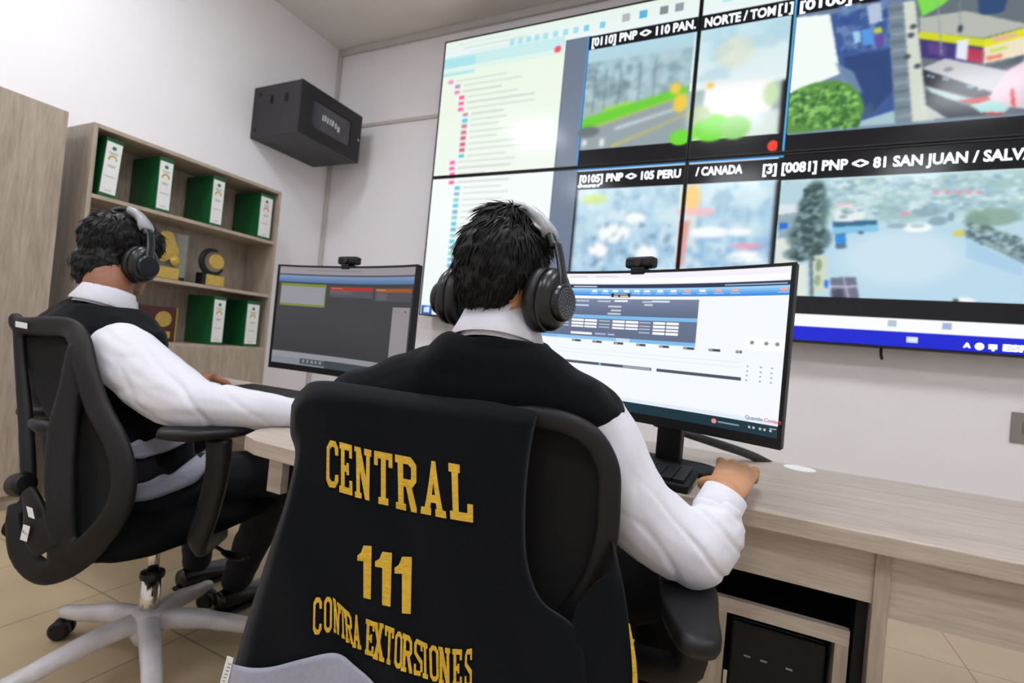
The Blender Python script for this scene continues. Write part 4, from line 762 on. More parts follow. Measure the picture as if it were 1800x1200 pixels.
def hair(C, A, par, sc=1, extra=(), n=2600, seed=1, nape=-.06):
    R, F, U = A; L = lambda r, f, u: C+(R*r+F*f+U*u)*sc; bm = nb()
    def E(r, f, u, a, b_, c_): ball(bm, L(r, f, u), (a*sc, b_*sc, c_*sc), A)
    E(0, -.014, .040, .0775, .094, .088); E(0, -.046, nape+.06, .066, .055, .072); E(0, .035, .085, .060, .052, .042)
    for e in extra: E(*e)
    def inner(co):
        q = co-C; r, f, u = q.dot(R)/sc, q.dot(F)/sc, q.dot(U)/sc
        return .0035*noise.noise(co*55)+.002*noise.noise(co*140)
    h = fuse('hair', bm, M_hair, par, .004, 5, lambda co, n_: inner(co))
    me = h.data; rs = random.Random(seed); vs = [v for v in me.vertices]; bm = nb(); crown = L(.01, -.03, .13)
    hl = lambda p: ((p-C).dot(R)/sc, (p-C).dot(F)/sc, (p-C).dot(U)/sc)
    for _ in range(n):
        v = rs.choice(vs); p = v.co.copy(); nn = v.normal; r, f, u = hl(p)
        if u < -.055 and rs.random() < .5: continue
        away = (p-crown); d = (away-nn*away.dot(nn)); d = d.normalized() if d.length > 1e-4 else R
        d = (d+Vector([noise.noise(p*38+Vector((k*7, 0, 0))) for k in range(3)])*.9+(-R*.35 if u > .09 else -U*.2)); d = (d-nn*d.dot(nn)).normalized()
        top = max(0, (u-.05)/.08); ln = (.012+.018*rs.random())*(1+.35*min(1, top))*sc; lift = .02+.05*rs.random()+.10*rs.random()*min(1, top*.5); w_ = (.0012+.0012*rs.random())
        s = d.cross(nn).normalized(); prev = None
        for k in range(5):
            tt = k/4; c0 = p+d*(ln*tt)+nn*(ln*lift*math.sin(tt*2.2)-.0015); ww = w_*(1-tt)**.7+.0001
            cur = [bm.verts.new(c0+s*ww), bm.verts.new(c0+nn*ww*.9), bm.verts.new(c0-s*ww)]
            if prev:
                for q in range(3): bm.faces.new((prev[q], prev[(q+1) % 3], cur[(q+1) % 3], cur[q]))
            prev = cur
    obj('hair_locks', bm, M_hair, h, smooth=True); return h
def headphones(C, A, label, film, sc=1, w_=.088):
    R, F, U = A; L = lambda r, f, u: C+(R*r+F*f+U*u)*sc
    T = thing('headphones', label, 'headphones', tuple(L(0, 0, .12)), 'over-ear headphones worn by the men')
    for s in (1, -1):
        ax = (R*s-F*.12+U*.02).normalized(); c0 = L(s*(w_-.012), -.004, -.02); up = (U-ax*U.dot(ax)).normalized(); fw = ax.cross(up)
        bm = nb(); rr = []
        def ring(prof, bm, cc):
            rg = []
            for a, b_, h in prof: rg.append([bm.verts.new(cc+fw*(a*math.cos(t))+up*(b_*math.sin(t))+ax*h) for t in [2*math.pi*k/32 for k in range(32)]])
            for i in range(len(rg)-1):
                for k in range(32): bm.faces.new((rg[i][k], rg[i][(k+1) % 32], rg[i+1][(k+1) % 32], rg[i+1][k]))
            bm.faces.new(rg[0]); bm.faces.new(rg[-1])
        ring([(.030, .038, -.004), (.040, .050, -.004), (.045, .055, .004), (.045, .055, .014), (.041, .051, .021)], bm, c0); pd = obj('ear_pad', bm, M_pad, T, smooth=True)
        bm = nb(); ring([(.040, .050, .02), (.043, .053, .024), (.042, .052, .034), (.036, .046, .043), (.028, .034, .047)], bm, c0); cp = obj('ear_cup', bm, M_phone, T, smooth=True)
        c1 = c0-up*.006+ax*.046; bm = lathe(nb(), c1, ax, [(.030, -.004), (.031, .006), (.029, .011), (.026, .012)], 32); ccap = obj('cap', bm, M_phone, cp, smooth=False, bevel=.001)
        bm = nb()
        for q in range(5):
            for k in range(3+q*5):
                an = 2*math.pi*k/(3+q*5)+q*.4; rr_ = .004+q*.0048; e0 = c1+ax*.0121+(up*math.sin(an)+fw*math.cos(an))*rr_; e1 = e0+(up*math.sin(an+1.2)+fw*math.cos(an+1.2))*.0032
                sweep(bm, [e0, e1], .0006, .0006, up=ax, seg=5, n=1)
        obj('grille_pattern', bm, M_grey if film == 'clear' else M_phone, ccap)
        bm = nb(); sweep(bm, [c1+ax*.002-up*.005, c1+up*.028+ax*.001, L(s*(w_+.021), -.004, .045), L(s*(w_+.009), -.004, .078)], [.015, .013, .0125, .012], [.004, .004, .0035, .0035], up=ax, seg=10, power=.7); obj('slider_arm', bm, M_phone, T, smooth=True)
    arc = []
    for k in range(17):
        a = math.radians(24+132*k/16); arc.append(L((w_+.016)*math.cos(a), -.004-.006*math.sin(a), .016+.126*math.sin(a)))
    bm = nb()
    # wide thin band: width along F, thickness radial
    def strip(bm, pts, hw, th_, off=0):
        rg = []; cen = L(0, -.004, .02)
        for i, p in enumerate(pts):
            n = (p-cen).normalized(); hw_ = hw(i/(len(pts)-1)) if callable(hw) else hw
            rg.append([bm.verts.new(p+F*x+n*(y+off)) for x, y in ((-hw_, 0), (-hw_*.9, th_*.5), (0, th_*.65), (hw_*.9, th_*.5), (hw_, 0), (hw_*.9, -th_*.5), (0, -th_*.35), (-hw_*.9, -th_*.5))])
        for i in range(len(rg)-1):
            for k in range(8): bm.faces.new((rg[i][k], rg[i][(k+1) % 8], rg[i+1][(k+1) % 8], rg[i+1][k]))
        bm.faces.new(rg[0]); bm.faces.new(rg[-1])
    strip(bm, catmull(arc, 3), .0145*sc, .011*sc); obj('headband', bm, M_phone, T, smooth=True)
    bm = nb(); full = catmull(arc, 3)
    if film == 'clear': seg_ = full[4:30]
    else: seg_ = full[3:20]
    strip(bm, seg_, lambda t: .019*sc+.003*math.sin(t*9), .018*sc)
    for v in bm.verts: v.co += Vector([noise.noise(v.co*90+Vector((i*9, 0, 0))) for i in range(3)])*.0022
    f_ = obj('protective_film', bm, M_film, T, smooth=True); f_['label'] = 'crinkled clear plastic film'
    return T
def torso_bm(bm, N, F, secs, seg=28):
    """secs: (z, half width, half depth, forward offset, sideways offset)"""
    R = Vector((F.y, -F.x, 0)); rg = []
    for z, a, b_, fo, so in secs:
        c0 = Vector((N.x, N.y, z))+F*fo+R*so
        rg.append([bm.verts.new(c0+R*(math.copysign(abs(math.cos(t))**.85, math.cos(t))*a)+F*(math.copysign(abs(math.sin(t))**.85, math.sin(t))*b_)) for t in [2*math.pi*k/seg for k in range(seg)]])
    for i in range(len(rg)-1):
        for k in range(seg): bm.faces.new((rg[i][k], rg[i][(k+1) % seg], rg[i+1][(k+1) % seg], rg[i+1][k]))
    bm.faces.new(rg[0]); bm.faces.new(rg[-1])
def cuff(W, d, r, name, par, L=.05, m=M_shirt):
    bm = nb(); rg = [(r*.72, -.008), (r*.98, 0), (r*1.05, L*.5), (r*1.03, L), (r*.92, L+.001), (r*.9, L-.01)]; lathe(bm, W, d, rg, 24); return obj(name, bm, m, par, smooth=True)
def collar(N, F, tilt, r, h, par):
    bm = nb(); R = Vector((F.y, -F.x, 0)); U = (Vector((0, 0, 1))*math.cos(tilt)+F*math.sin(tilt)); F2 = R.cross(U)*-1; F2 = U.cross(R); n = 40
    prof = [(.0, -.012, .94), (.003, h*.5, .90), (.004, h, .84), (.006, h+.003, .845), (.009, h, .87), (.013, h*.55, .95), (.018, .002, 1.06), (.014, -.006, 1.04)]; rg = []
    for off, hh, k in prof: rg.append([bm.verts.new(N+(R*math.cos(t)*r+F2*math.sin(t)*r*1.08)*k+U*(hh-(.012 if math.sin(t) > .5 else 0))) for t in [2*math.pi*q/n for q in range(n)]])
    for i in range(len(rg)-1):
        for q in range(n): bm.faces.new((rg[i][q], rg[i][(q+1) % n], rg[i+1][(q+1) % n], rg[i+1][q]))
    return obj('collar', bm, M_shirt, par, smooth=True)
def shoe(A, d, par):
    d = Vector((*d, 0)).normalized(); bm = nb(); r = Vector((d.y, -d.x, 0))
    sweep(bm, [A-d*.06+Vector((0, 0, .045)), A+Vector((0, 0, .045)), A+d*.08+Vector((0, 0, .035)), A+d*.16+Vector((0, 0, .028)), A+d*.2+Vector((0, 0, .02))], [.03, .036, .043, .04, .02], [.035, .042, .032, .024, .012], seg=14)
    o = obj('shoe', bm, M_shoe, par, smooth=True); bm = nb(); sweep(bm, [A-d*.065+Vector((0, 0, .008)), A+d*.08+Vector((0, 0, .008)), A+d*.205+Vector((0, 0, .008))], [.034, .046, .024], .0075, seg=12, power=.7); obj('sole', bm, M_blkm, o, smooth=True)
# ---------- the man in the foreground
F2 = Vector((-.24, .97, 0)).normalized(); RT = Vector((F2.y, -F2.x, 0))
HC = P(884, 506, .905); A2 = head_axes((.10, 1, 0), .10)
NB = P(874, 612, .90)
p2 = thing('person', 'foreground man from behind, white shirt under a black lettered vest, hand on mouse', 'person', (-.47, .9, .45), 'men at the desks')
ShR = P(1044, 752, .90); ElR = P(1218, 968, .86); WrR = AZ(1275, 870, .788); KnR = AZ(1296, 824, .797)
ShL = P(645, 735, .94); ElL = ShL+RT*.03+F2*.08+Vector((0, 0, -.22)); WrL = Vector((-.42, 1.08, .79)); KnL = WrL+Vector((.02, .085, .0))
HipZ = .53; Hip = Vector((-.49, .93, HipZ))
bm = nb(); head_bm(bm, HC, A2); sweep(bm, [HC+A2[2]*-.03-A2[1]*.02, NB+Vector((0, 0, .04)), NB-Vector((0, 0, .04))], [.056, .055, .07], seg=18, n=4)
torso_bm(bm, NB, F2, [(NB.z-.01, .06, .055, 0, 0), (NB.z-.06, .13, .065, .01, 0), (NB.z-.13, .15, .07, .04, 0), (.75, .14, .08, .09, 0), (.55, .14, .09, .09, 0), (.48, .13, .09, .08, 0)])
for a, b_, c_, d_ in ((ShR, ElR, WrR, KnR), (ShL, ElL, WrL, KnL)):
    limb(bm, [NB.lerp(a, .55)-Vector((0, 0, .03)), a, (P(1124, 893, .877) if a is ShR else a.lerp(b_, .5)), b_], [.05, .05, .041, .036]); limb(bm, [b_, b_.lerp(c_, .4), c_], [.036, .036, .026])
hand(bm, WrR, KnR, Vector((.05, -.35, .9)), 1, .42, spread=1.16, big=1.04); hand(bm, WrL, KnL, Vector((0, -.1, 1)), -1, .6)
for s, kn, an in ((1, Vector((-.13, 1.17, .545)), Vector((-.15, 1.2, .10))), (-1, Vector((-.62, 1.22, .545)), Vector((-.62, 1.24, .10)))):
    hp = Hip+RT*(s*.09); limb(bm, [hp, hp.lerp(kn, .5), kn], [.07, .062, .045]); limb(bm, [kn, kn.lerp(an, .4), an], [.045, .045, .03])
fuse('body', bm, M_skin, p2, .0033, 3); eyes(HC, A2, p2)
hair(HC, A2, p2, extra=((-.03, .01, .115, .03, .03, .026), (.0, -.03, .11, .05, .04, .03)), n=4200, seed=5, nape=-.042)
# tuft on the crown
bm = nb()
for k in range(46):
    rs = random.Random(k); b0 = HC+A2[2]*.122+A2[0]*(-.03+.02*rs.random())+A2[1]*(-.02+.03*rs.random()); b1 = b0+A2[2]*(.012+.018*rs.random())+A2[0]*(-.008+.03*rs.random())+A2[1]*(.01*rs.random()); mid = b0.lerp(b1, .5)+A2[2]*.004
    sweep(bm, [b0-A2[2]*.01, mid, b1], [.0016, .0012, .0003], seg=5, n=3)
obj('hair_tuft', bm, M_hair, p2, smooth=True)
headphones(HC, A2, 'black over-ear headphones on the foreground man, clear film on the headband', 'clear')
# trousers
bm = nb(); torso_bm(bm, Hip, F2, [(.66, .15, .115, .0, 0), (.58, .17, .13, 0, 0), (.5, .16, .125, .02, 0)])
for s, kn, an in ((1, Vector((-.13, 1.17, .545)), Vector((-.15, 1.2, .10))), (-1, Vector((-.62, 1.22, .545)), Vector((-.62, 1.24, .10)))):
    hp = Hip+RT*(s*.09); limb(bm, [hp, hp.lerp(kn, .5), kn], [.095, .088, .068]); limb(bm, [kn, kn.lerp(an, .4), an], [.068, .062, .052])
fuse('trousers', bm, M_blkt, p2, .007, 6, wrinkle(.004, 14))
for an in (Vector((-.15, 1.2, .0)), Vector((-.62, 1.24, .0))): shoe(an, (0, 1), p2)
# shirt: torso + sleeves
bm = nb(); torso_bm(bm, NB, F2, [(NB.z-.0, .068, .064, 0, 0), (NB.z-.05, .14, .078, .01, 0), (NB.z-.10, .185, .085, .03, 0), (NB.z-.2, .18, .09, .07, 0), (.7, .165, .10, .09, 0), (.6, .165, .11, .08, 0)])
dR = (WrR-ElR).normalized()
limb(bm, [NB.lerp(ShR, .7)-Vector((0, 0, .03)), ShR, P(1094, 852, .885), P(1156, 930, .87), ElR+RT*.004], [.07, .070, .066, .064, .060])
limb(bm, [ElR+RT*.004, ElR.lerp(WrR, .3)+Vector((.006, 0, -.006)), ElR.lerp(WrR, .62)+Vector((.003, 0, -.004)), WrR-dR*.045], [.060, .060, .053, .040])
limb(bm, [NB.lerp(ShL, .7)-Vector((0, 0, .03)), ShL, ShL.lerp(ElL, .5), ElL], [.07, .068, .066, .06]); limb(bm, [ElL, ElL.lerp(WrL, .5), WrL.lerp(ElL, .15)], [.06, .052, .038])
def fold2(co, n):
    d = (co-ElR).length; v = wrinkle(.0045, 9, (1.6, .8, .6))(co, n)+.0008*noise.noise(co*38)
    if d < .2: v -= .006*(1-d/.2)*max(0, 1-2.4*abs(math.sin((co-ElR).dot(dR+Vector((.5, 0, .3)))*40+noise.noise(co*9)*1.2)))
    t = (co-WrR).length
    if t < .14: v += .004*(1-t/.14)*math.sin(t*150+noise.noise(co*25)*2.5)
    return v
sh = fuse('shirt', bm, M_shirt, p2, .0045, 7, fold2); cuff(WrR-dR*.062, dR, .037, 'cuff', sh, .062); cuff(WrL.lerp(ElL, .25), WrL-ElL, .034, 'cuff', sh)
cl = collar(NB+Vector((0, 0, .008)), F2, .30, .078, .048, sh)
# vest: yoke over the shoulders, back panel pulled over the chair back
ve = nb(); torso_bm(ve, NB, F2, [(NB.z+.015, .084, .080, 0, 0), (NB.z-.003, .108, .086, 0, 0), (NB.z-.018, .130, .089, 0, 0), (NB.z-.045, .18, .095, .01, 0), (NB.z-.085, .215, .10, .025, 0), (NB.z-.12, .222, .102, .045, 0), (NB.z-.18, .20, .10, .07, 0), (.7, .18, .11, .09, 0), (.6, .178, .12, .08, 0)])
limb(ve, [NB.lerp(ShL, .5)+Vector((0, 0, -.0)), ShL+Vector((0, 0, .02))], [.07, .07])
limb(ve, [NB.lerp(ShR, .5)+Vector((0, 0, -.01)), ShR+Vector((0, 0, .022))-RT*.012], [.066, .060])
vest = fuse('vest', ve, M_vest, p2, .005, 8, lambda co, n: wrinkle(.009, 7, (1, 1, 1.8))(co, n))
so = vest.modifiers.new('cloth', 'SOLIDIFY'); so.thickness = .004; so.offset = 1
def cd_(px, py):      # depth of the hanging cloth
    s = (px-512)/(1085-512); t = (py-700)/500
    d = .825+(.758-.825)*s; d += -.035*t
    d += .006*math.sin(px*.021+py*.006+1)+.0035*math.sin(px*.045-py*.012)+.005*math.sin((px*.7+py)*.011+2)*min(1, max(0, t+.1))
    return d
TOPC = [(512, 712), (528, 686), (560, 671), (640, 678), (740, 692), (850, 704), (948, 716)]
def resamp(pl, n):
    pl = [Vector((*p, 0)) for p in pl]; c_ = catmull(pl, 6) if len(pl) > 2 else pl; L_ = [0]
    for i in range(1, len(c_)): L_.append(L_[-1]+(c_[i]-c_[i-1]).length)
    out = []; j = 0
    for k in range(n+1):
        x = L_[-1]*k/n
        while j < len(c_)-2 and L_[j+1] < x: j += 1
        t = (x-L_[j])/max(1e-6, L_[j+1]-L_[j]); out.append(c_[j].lerp(c_[j+1], min(1, t)))
    return out
def coons(bm, top, bot, left, right, nu, nv, dfun):
    T, B_, Lf, Rt = resamp(top, nu), resamp(bot, nu), resamp(left, nv), resamp(right, nv); rows = []
    for j in range(nv+1):
        v = j/nv; row = []
        for i in range(nu+1):
            u = i/nu; p = T[i]*(1-v)+B_[i]*v+Lf[j]*(1-u)+Rt[j]*u-(T[0]*(1-u)*(1-v)+T[-1]*u*(1-v)+B_[0]*(1-u)*v+B_[-1]*u*v)
            row.append((p.x, p.y, u, v))
        rows.append(row)
    vs = [[bm.verts.new(P(x, y, dfun(x, y, u, v))) for x, y, u, v in r] for r in rows]
    for j in range(nv):
        for i in range(nu): bm.faces.new((vs[j][i], vs[j][i+1], vs[j+1][i+1], vs[j+1][i]))
    return vs, rows
LEFTC = [(512, 712), (510, 760), (519, 800), (502, 880), (479, 950), (450, 1040), (428, 1110), (410, 1180), (395, 1240), (385, 1290)]
ARM = [(948, 716), (933, 787), (924, 879), (926, 980), (951, 1053), (1011, 1103), (1030, 1180), (1035, 1290)]
bm = nb()
def dA(x, y, u, v):
    e = max(0, 1-u/.05); t_ = max(0, 1-v/.05); r = max(0, 1-(1-u)/.03) if v < .75 else 0
    return cd_(x, y)+.045*e*e+.045*t_*t_+.012*r*r
vs, rows = coons(bm, TOPC, [(385, 1290), (700, 1290), (1035, 1290)], LEFTC, ARM, 70, 80, dA)
ext = []   # cloth running forward from the chair top to the shoulders
for k in (1, 2, 3):
    ext.append([bm.verts.new(P(x+(0 if u > .05 else 4*k), y+(-2, 4, 10)[k-1]+(5 if u < .1 else 0), cd_(x, y)+.045+(.045 if u < .02 else 0)+.03*k)) for x, y, u, v in rows[0]])
prev = vs[0]
for e in ext:
    for i in range(len(e)-1): bm.faces.new((prev[i], e[i], e[i+1], prev[i+1]))
    prev = e
coons(bm, [(1076, 950), (1079, 951)], [(1030, 1290), (1127, 1290)], [(1076, 950), (1075, 998), (1040, 1030), (1015, 1062), (1008, 1103), (1022, 1180), (1030, 1290)], [(1079, 951), (1098, 1040), (1111, 1131), (1118, 1177), (1127, 1290)], 16, 50, lambda x, y, u, v: cd_(x, y)+.003+.02*max(0, 1-v/.2)+.012*u*u)
pan = obj('vest_back_panel', bm, M_vest, vest, smooth=True); so = pan.modifiers.new('cloth', 'SOLIDIFY'); so.thickness = .003; so.offset = -1
# (part of the vest: back panel, stripe, piping, lettering)
bm = nb(); coons(bm, [(409, 1166), (440, 1173), (480, 1171), (530, 1158), (590, 1147), (625, 1170), (665, 1210), (700, 1290)], [(380, 1300), (540, 1300), (700, 1300)], [(409, 1166), (400, 1210), (380, 1300)], [(700, 1290), (700, 1300)], 40, 14, lambda x, y, u, v: cd_(x, y)-.004+.04*max(0, 1-u/.05)**2); obj('silver_stripe', bm, M_silver, vest, smooth=True).modifiers.new('c', 'SOLIDIFY').thickness = .0015
bm = nb(); coons(bm, [(1105, 1095), (1107, 1096)], [(1108, 1290), (1126, 1290)], [(1105, 1095), (1110, 1150), (1112, 1200), (1108, 1290)], [(1107, 1096), (1117, 1150), (1121, 1200), (1126, 1290)], 3, 20, lambda x, y, u, v: cd_(x, y)+.002+.012*(1 if 0 else 0)); obj('gold_piping', bm, M_gold, vest, smooth=True)
bm = nb(); coons(bm, [(400, 1152), (411, 1156)], [(386, 1205), (398, 1212)], [(400, 1152), (393, 1178), (386, 1205)], [(411, 1156), (405, 1183), (398, 1212)], 3, 6, lambda x, y, u, v: cd_(x, y)+.03); tg = obj('care_tag', bm, M_label, vest); tg.modifiers.new('c', 'SOLIDIFY').thickness = .001
bm = nb()
for k in range(7):
    x, y = 402-k*2, 1165+k*6; a = [bm.verts.new(P(px, py, cd_(x, y)+.0275)) for px, py in ((x-1, y), (x+5, y+1.5), (x+4.5, y+3.5), (x-1.5, y+2))]; bm.faces.new(a)
obj('print', bm, M_grey, tg)
# embroidered lettering
q4 = lambda x0, y0, x1, y1: [(x0, y0), (x1, y0), (x1, y1), (x0, y1)]
G = {
 'C': [[(0, .14), (.24, .14), (.24, .86), (0, .86)], [(0, .14), (.26, 0), (.42, .13), (.24, .2)], q4(.26, 0, .74, .13), [(.74, 0), (1, .14), (1, .3), (.74, .3), (.66, .13)], [(0, .86), (.24, .8), (.42, .87), (.26, 1)], q4(.26, .87, .74, 1), [(.74, 1), (1, .86), (1, .72), (.74, .72), (.66, .87)]],
 'E': [q4(.12, 0, .40, 1), q4(0, 0, 1, .13), q4(.78, .1, 1, .27), q4(0, .87, 1, 1), q4(.78, .72, 1, .9), q4(.38, .44, .72, .56), q4(.56, .38, .74, .62)],
 'N': [q4(.1, 0, .32, 1), [(.04, 0), (.36, 0), (.94, 1), (.66, 1)], q4(.7, .05, .92, 1), q4(0, .89, .42, 1), q4(.58, 0, 1, .13), q4(0, 0, .3, .1)],
 'T': [q4(0, 0, 1, .13), q4(0, .1, .2, .27), q4(.8, .1, 1, .27), q4(.38, .1, .64, .92), q4(.24, .87, .78, 1)],
 'R': [q4(.12, 0, .37, 1), q4(0, 0, .72, .14), [(.72, 0), (1, .13), (1, .44), (.76, .44), (.76, .2), (.62, .14)], [(1, .44), (.76, .58), (.62, .5), (.76, .38)], q4(.36, .42, .74, .56), [(.50, .55), (.76, .55), (1, .92), (1, 1), (.74, 1)], q4(0, .88, .48, 1)],
 'A': [[(.36, 0), (.58, 0), (.34, .95), (.12, .95)], [(.38, 0), (.60, 0), (.90, .95), (.66, .95)], q4(.3, .62, .74, .76), q4(0, .87, .4, 1), q4(.58, .87, 1, 1)],
 'L': [q4(.12, 0, .38, 1), q4(0, 0, .46, .15), q4(0, .85, 1, 1), q4(.76, .68, 1, .88)],
 '1': [q4(.44, .02, 1, 1), [(.44, .0), (1, 0), (.9, .1), (.44, .3), (0, .3), (0, .2), (.26, .14)]],
 'O': [q4(0, .13, .26, .87), q4(.74, .13, 1, .87), [(0, .13), (.3, 0), (.4, .12), (.26, .2)], q4(.3, 0, .7, .13), [(.7, 0), (1, .13), (.74, .2), (.6, .12)], [(0, .87), (.26, .8), (.4, .88), (.3, 1)], q4(.3, .87, .7, 1), [(.7, 1), (.6, .88), (.74, .8), (1, .87)]],
 'X': [[(.06, .05), (.36, .05), (.94, .95), (.64, .95)], [(.64, .05), (.94, .05), (.36, .95), (.06, .95)], q4(0, 0, .44, .12), q4(.56, 0, 1, .12), q4(0, .88, .44, 1), q4(.56, .88, 1, 1)],
 'S': [q4(.25, 0, .8, .13), [(0, .14), (.25, 0), (.3, .13), (.27, .42), (0, .42)], [(0, .42), (.27, .36), (1, .56), (1, .66), (.74, .66)], q4(.74, .6, 1, .88), q4(.2, .87, .78, 1), q4(.76, 0, 1, .28), q4(0, .7, .25, 1)],
 'I': [q4(.34, .05, .68, .95), q4(.1, 0, .9, .13), q4(.1, .87, .9, 1)]}
def letters(word, quads, scale, off, name):
    for ch, q in zip(word, quads):
        bm = nb()
        for pi, poly in enumerate(G[ch]):
            f = bm.faces.new([bm.verts.new((x, y, 0)) for x, y in poly])
        bmesh.ops.triangulate(bm, faces=[f for f in bm.faces if len(f.verts) > 4]); bmesh.ops.subdivide_edges(bm, edges=bm.edges[:], cuts=3, use_grid_fill=True)
        TL, TR, BR, BL = [Vector(p) for p in q]
        for v in bm.verts:
            x, y = v.co.x, v.co.y; p = (TL*(1-x)+TR*x)*(1-y)+(BL*(1-x)+BR*x)*y; px, py = off[0]+p.x*scale, off[1]+p.y*scale; v.co = P(px, py, cd_(px, py)-.0032)
        o = obj(name, bm, M_gold, pan); s_ = o.modifiers.new('thread', 'SOLIDIFY'); s_.thickness = .0014; s_.offset = -1
letters('CENTRAL', [((95, 140), (212, 165), (215, 668), (88, 650)), ((228, 165), (362, 200), (368, 750), (226, 710)), ((390, 210), (575, 255), (565, 808), (396, 765)), ((605, 258), (803, 298), (803, 868), (605, 828)), ((832, 300), (1062, 345), (1068, 940), (845, 890)), ((1170, 362), (1340, 388), (1392, 1000), (1112, 942)), ((1415, 392), (1680, 440), (1685, 1045), (1436, 1005))], 290/1800, (560, 750), 'letter')
letters('111', [((497, 672), (552, 676), (548, 880), (500, 868)), ((565, 694), (630, 702), (624, 908), (568, 895)), ((640, 716), (706, 718), (702, 936), (643, 930))], 500/1091, (400, 650), 'numeral')
CX = [((115, 165), (197, 165), (190, 515), (108, 520)), ((216, 160), (294, 160), (290, 495), (216, 500)), ((300, 165), (372, 235), (362, 525), (308, 495)), ((362, 225), (425, 285), (425, 568), (372, 545)), ((408, 265), (478, 320), (498, 610), (425, 585)), ((500, 310), (560, 350), (576, 660), (492, 635)),
      ((622, 365), (708, 400), (690, 725), (612, 700)), ((700, 395), (785, 420), (795, 780), (688, 745)), ((800, 430), (890, 465), (862, 815), (800, 795)), ((902, 485), (968, 500), (962, 850), (885, 835)), ((972, 505), (1060, 545), (1060, 895), (950, 865)), ((1082, 550), (1160, 590), (1160, 920), (1075, 905)), ((1150, 585), (1212, 615), (1218, 950), (1155, 930)), ((1222, 615), (1312, 640), (1318, 975), (1232, 960)), ((1315, 632), (1425, 650), (1430, 1010), (1315, 985)), ((1448, 655), (1540, 660), (1535, 1030), (1450, 1010)), ((1568, 665), (1635, 655), (1630, 1030), (1562, 1030))]
letters('CONTRAEXTORSIONES', CX, 330/1800, (530, 1020), 'letter')
# ---------- the man on the left
F1 = Vector((-.10, .99, 0)).normalized(); R1 = Vector((F1.y, -F1.x, 0))
H1 = P(207, 452, 1.50); A1 = head_axes((-.22, .97, 0), .14); N1 = P(186, 537, 1.44)
p1 = thing('person', 'man seated on the left in a white shirt and black vest, wearing headphones, facing away', 'person', (-1.6, .82, .45), 'men at the desks')
S1 = P(222, 625, 1.33); E1 = P(345, 712, 1.27); K1w = P(540, 728, 1.37); K1 = K1w+Vector((.035, .075, -.012))
SL1 = N1-R1*.19+Vector((0, 0, -.10)); EL1 = Vector((-1.93, .93, .76)); WL1 = P(368, 672, 1.78); KL1 = P(388, 658, 1.84)
WL1 = Vector((-1.80, 1.125, .80)); KL1 = Vector((-1.76, 1.205, .805))
hp1 = Vector((-1.56, .84, .53)); legs1 = ((1, Vector((-1.36, 1.2, .54)), Vector((-1.60, 1.26, .10))), (-1, Vector((-1.78, 1.2, .54)), Vector((-1.85, 1.28, .10))))
bm = nb(); head_bm(bm, H1, A1); sweep(bm, [H1+A1[2]*-.03-A1[1]*.015, N1+Vector((0, 0, .05)), N1-Vector((0, 0, .05))], [.057, .058, .075], seg=18, n=4)
torso_bm(bm, N1, F1, [(N1.z-.01, .06, .055, 0, 0), (N1.z-.06, .13, .07, 0, 0), (N1.z-.13, .15, .08, 0, 0), (.75, .12, .08, .02, .02), (.55, .11, .08, .05, .04), (.48, .11, .08, .05, .04)])
for a, b_, c_, d_ in ((S1, E1, K1w, K1), (SL1, EL1, WL1, KL1)):
    limb(bm, [N1.lerp(a, .55)-Vector((0, 0, .03)), a, a.lerp(b_, .5), b_], [.05, .05, .043, .036]); limb(bm, [b_, b_.lerp(c_, .4), c_], [.036, .036, .026])
hand(bm, K1w, K1, Vector((0, -.1, 1)), 1, .6); hand(bm, WL1, KL1, Vector((0, -.1, 1)), -1, .8)
for s, kn, an in legs1:
    h0 = hp1+R1*(s*.09); limb(bm, [h0, h0.lerp(kn, .5), kn], [.07, .062, .045]); limb(bm, [kn, kn.lerp(an, .4), an], [.045, .045, .03])
fuse('body', bm, M_skin1, p1, .005, 4); eyes(H1, A1, p1)
hair(H1, A1, p1, extra=((.03, .06, .06, .045, .035, .05), (.0, -.048, -.05, .064, .052, .062)), n=2600, seed=9, nape=-.095)
headphones(H1, A1, 'black over-ear headphones with shiny film, worn by the man on the left', 'film', 1.0, .09)
bm = nb(); torso_bm(bm, hp1, F1, [(.66, .15, .115, 0, 0), (.58, .17, .13, 0, 0), (.5, .16, .125, .02, 0)])
for s, kn, an in legs1:
    h0 = hp1+R1*(s*.09); limb(bm, [h0, h0.lerp(kn, .5), kn], [.09, .085, .068]); limb(bm, [kn, kn.lerp(an, .4), an], [.068, .062, .05])
fuse('trousers', bm, M_navy, p1, .007, 6, wrinkle(.004, 14))
for s, kn, an in legs1: shoe(Vector((an.x, an.y, 0)), (-.05, 1), p1)
bm = nb(); torso_bm(bm, N1, F1, [(N1.z, .068, .064, 0, 0), (N1.z-.05, .14, .085, 0, 0), (N1.z-.10, .185, .10, 0, 0), (N1.z-.2, .17, .10, .01, 0), (.7, .14, .10, .03, .03), (.56, .13, .10, .04, .04)])
d1 = (K1w-E1).normalized()
limb(bm, [N1.lerp(S1, .7)-Vector((0, 0, .02)), S1, S1.lerp(E1, .4)+Vector((0, 0, -.012)), S1.lerp(E1, .75)+Vector((0, 0, -.012)), E1], [.07, .078, .082, .078, .066])
limb(bm, [E1, E1.lerp(K1w, .3), E1.lerp(K1w, .6), K1w-d1*.04], [.066, .058, .05, .04])
limb(bm, [N1.lerp(SL1, .7)-Vector((0, 0, .02)), SL1, SL1.lerp(EL1, .5), EL1], [.07, .07, .066, .06]); limb(bm, [EL1, EL1.lerp(WL1, .5), WL1.lerp(EL1, .15)], [.06, .05, .038])
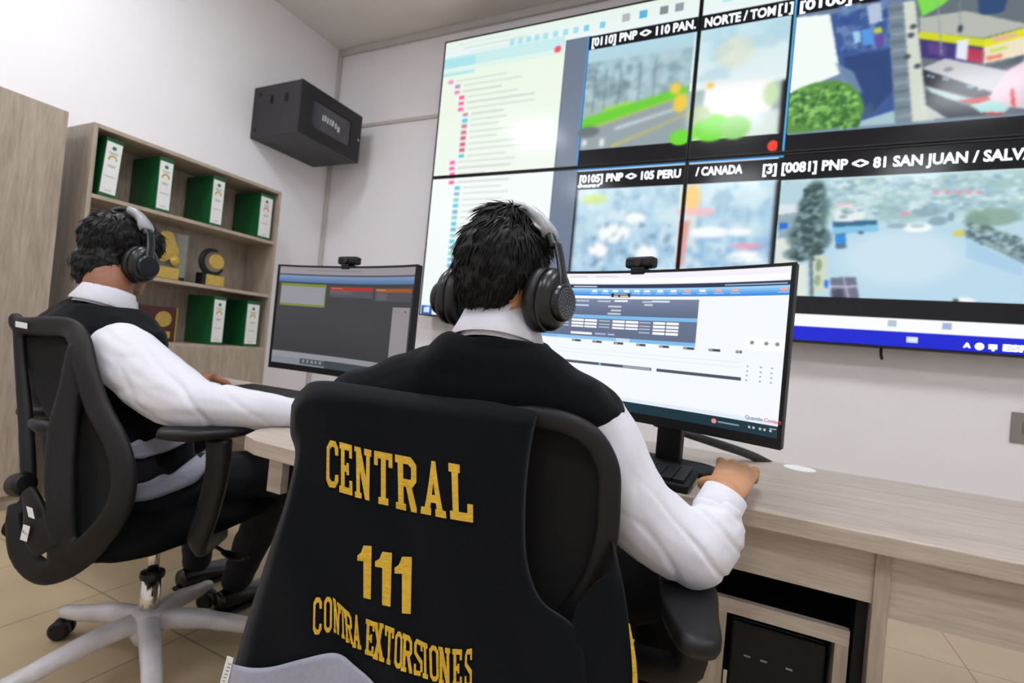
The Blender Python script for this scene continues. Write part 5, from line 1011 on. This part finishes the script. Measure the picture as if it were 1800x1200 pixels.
def fold1(co, n):
    v = wrinkle(.0045, 8.5, (.7, 1, 1.7))(co, n)+.0008*noise.noise(co*34); d = (co-E1).length
    if d < .24: v -= .006*(1-d/.24)*max(0, 1-2.4*abs(math.sin((co-E1).dot(d1*.6+Vector((0, .3, .8)))*34+noise.noise(co*8)*1.0)))
    return v
sh = fuse('shirt', bm, M_shirt, p1, .005, 7, fold1); cuff(K1w-d1*.075, d1, .037, 'cuff', sh, .06); cuff(WL1.lerp(EL1, .3), WL1-EL1, .036, 'cuff', sh)
collar(N1+Vector((0, 0, .0)), F1, .25, .074, .042, sh)
ve = nb(); torso_bm(ve, N1, F1, [(N1.z+.0, .088, .082, 0, 0), (N1.z-.025, .135, .098, 0, 0), (N1.z-.06, .185, .11, 0, 0), (N1.z-.10, .205, .12, 0, -.01), (N1.z-.2, .195, .125, 0, -.0), (.76, .20, .13, .01, 0), (.68, .212, .14, .04, .045), (.60, .215, .14, .05, .055), (.55, .205, .13, .05, .05)])
limb(ve, [N1.lerp(SL1, .5), SL1+Vector((0, 0, .02))], [.07, .062])
v1 = fuse('vest', ve, M_vest, p1, .006, 8, wrinkle(.004, 10), None)
v1.modifiers.new('cloth', 'SOLIDIFY').thickness = .004
from mathutils.bvhtree import BVHTree
dg_ = bpy.context.evaluated_depsgraph_get(); tr1 = [o for o in p1.children if o.name.startswith('trousers')][0]; bvs = [BVHTree.FromObject(o, dg_) for o in (v1, tr1)]
def onvest(px, py):
    r = ray(px, py).normalized(); hs = [h for h in (b_.ray_cast(CAM, r) for b_ in bvs) if h[0] is not None]
    return (min(hs, key=lambda h: h[3])[0] if hs else P(px, py, 1.27))-r*.008
for top, bot in (([(224, 782), (245, 772), (256, 776), (285, 765), (300, 772), (330, 772)], [(232, 805), (250, 806), (262, 802), (280, 797), (296, 792), (330, 776)]), ([(238, 851), (262, 845), (285, 833), (300, 834), (330, 812), (378, 776)], [(232, 882), (265, 878), (300, 866), (325, 856), (350, 842), (372, 808)])):
    T_, B_ = resamp(top, 24), resamp(bot, 24); bm = nb(); rg = [[bm.verts.new(onvest(T_[k].x*(1-q/4)+B_[k].x*q/4, T_[k].y*(1-q/4)+B_[k].y*q/4)) for q in range(5)] for k in range(25)]
    for k in range(24):
        for q in range(4): bm.faces.new((rg[k][q], rg[k+1][q], rg[k+1][q+1], rg[k][q+1]))
    obj('silver_stripe', bm, M_silver, v1, smooth=True).modifiers.new('c', 'SOLIDIFY').thickness = .002
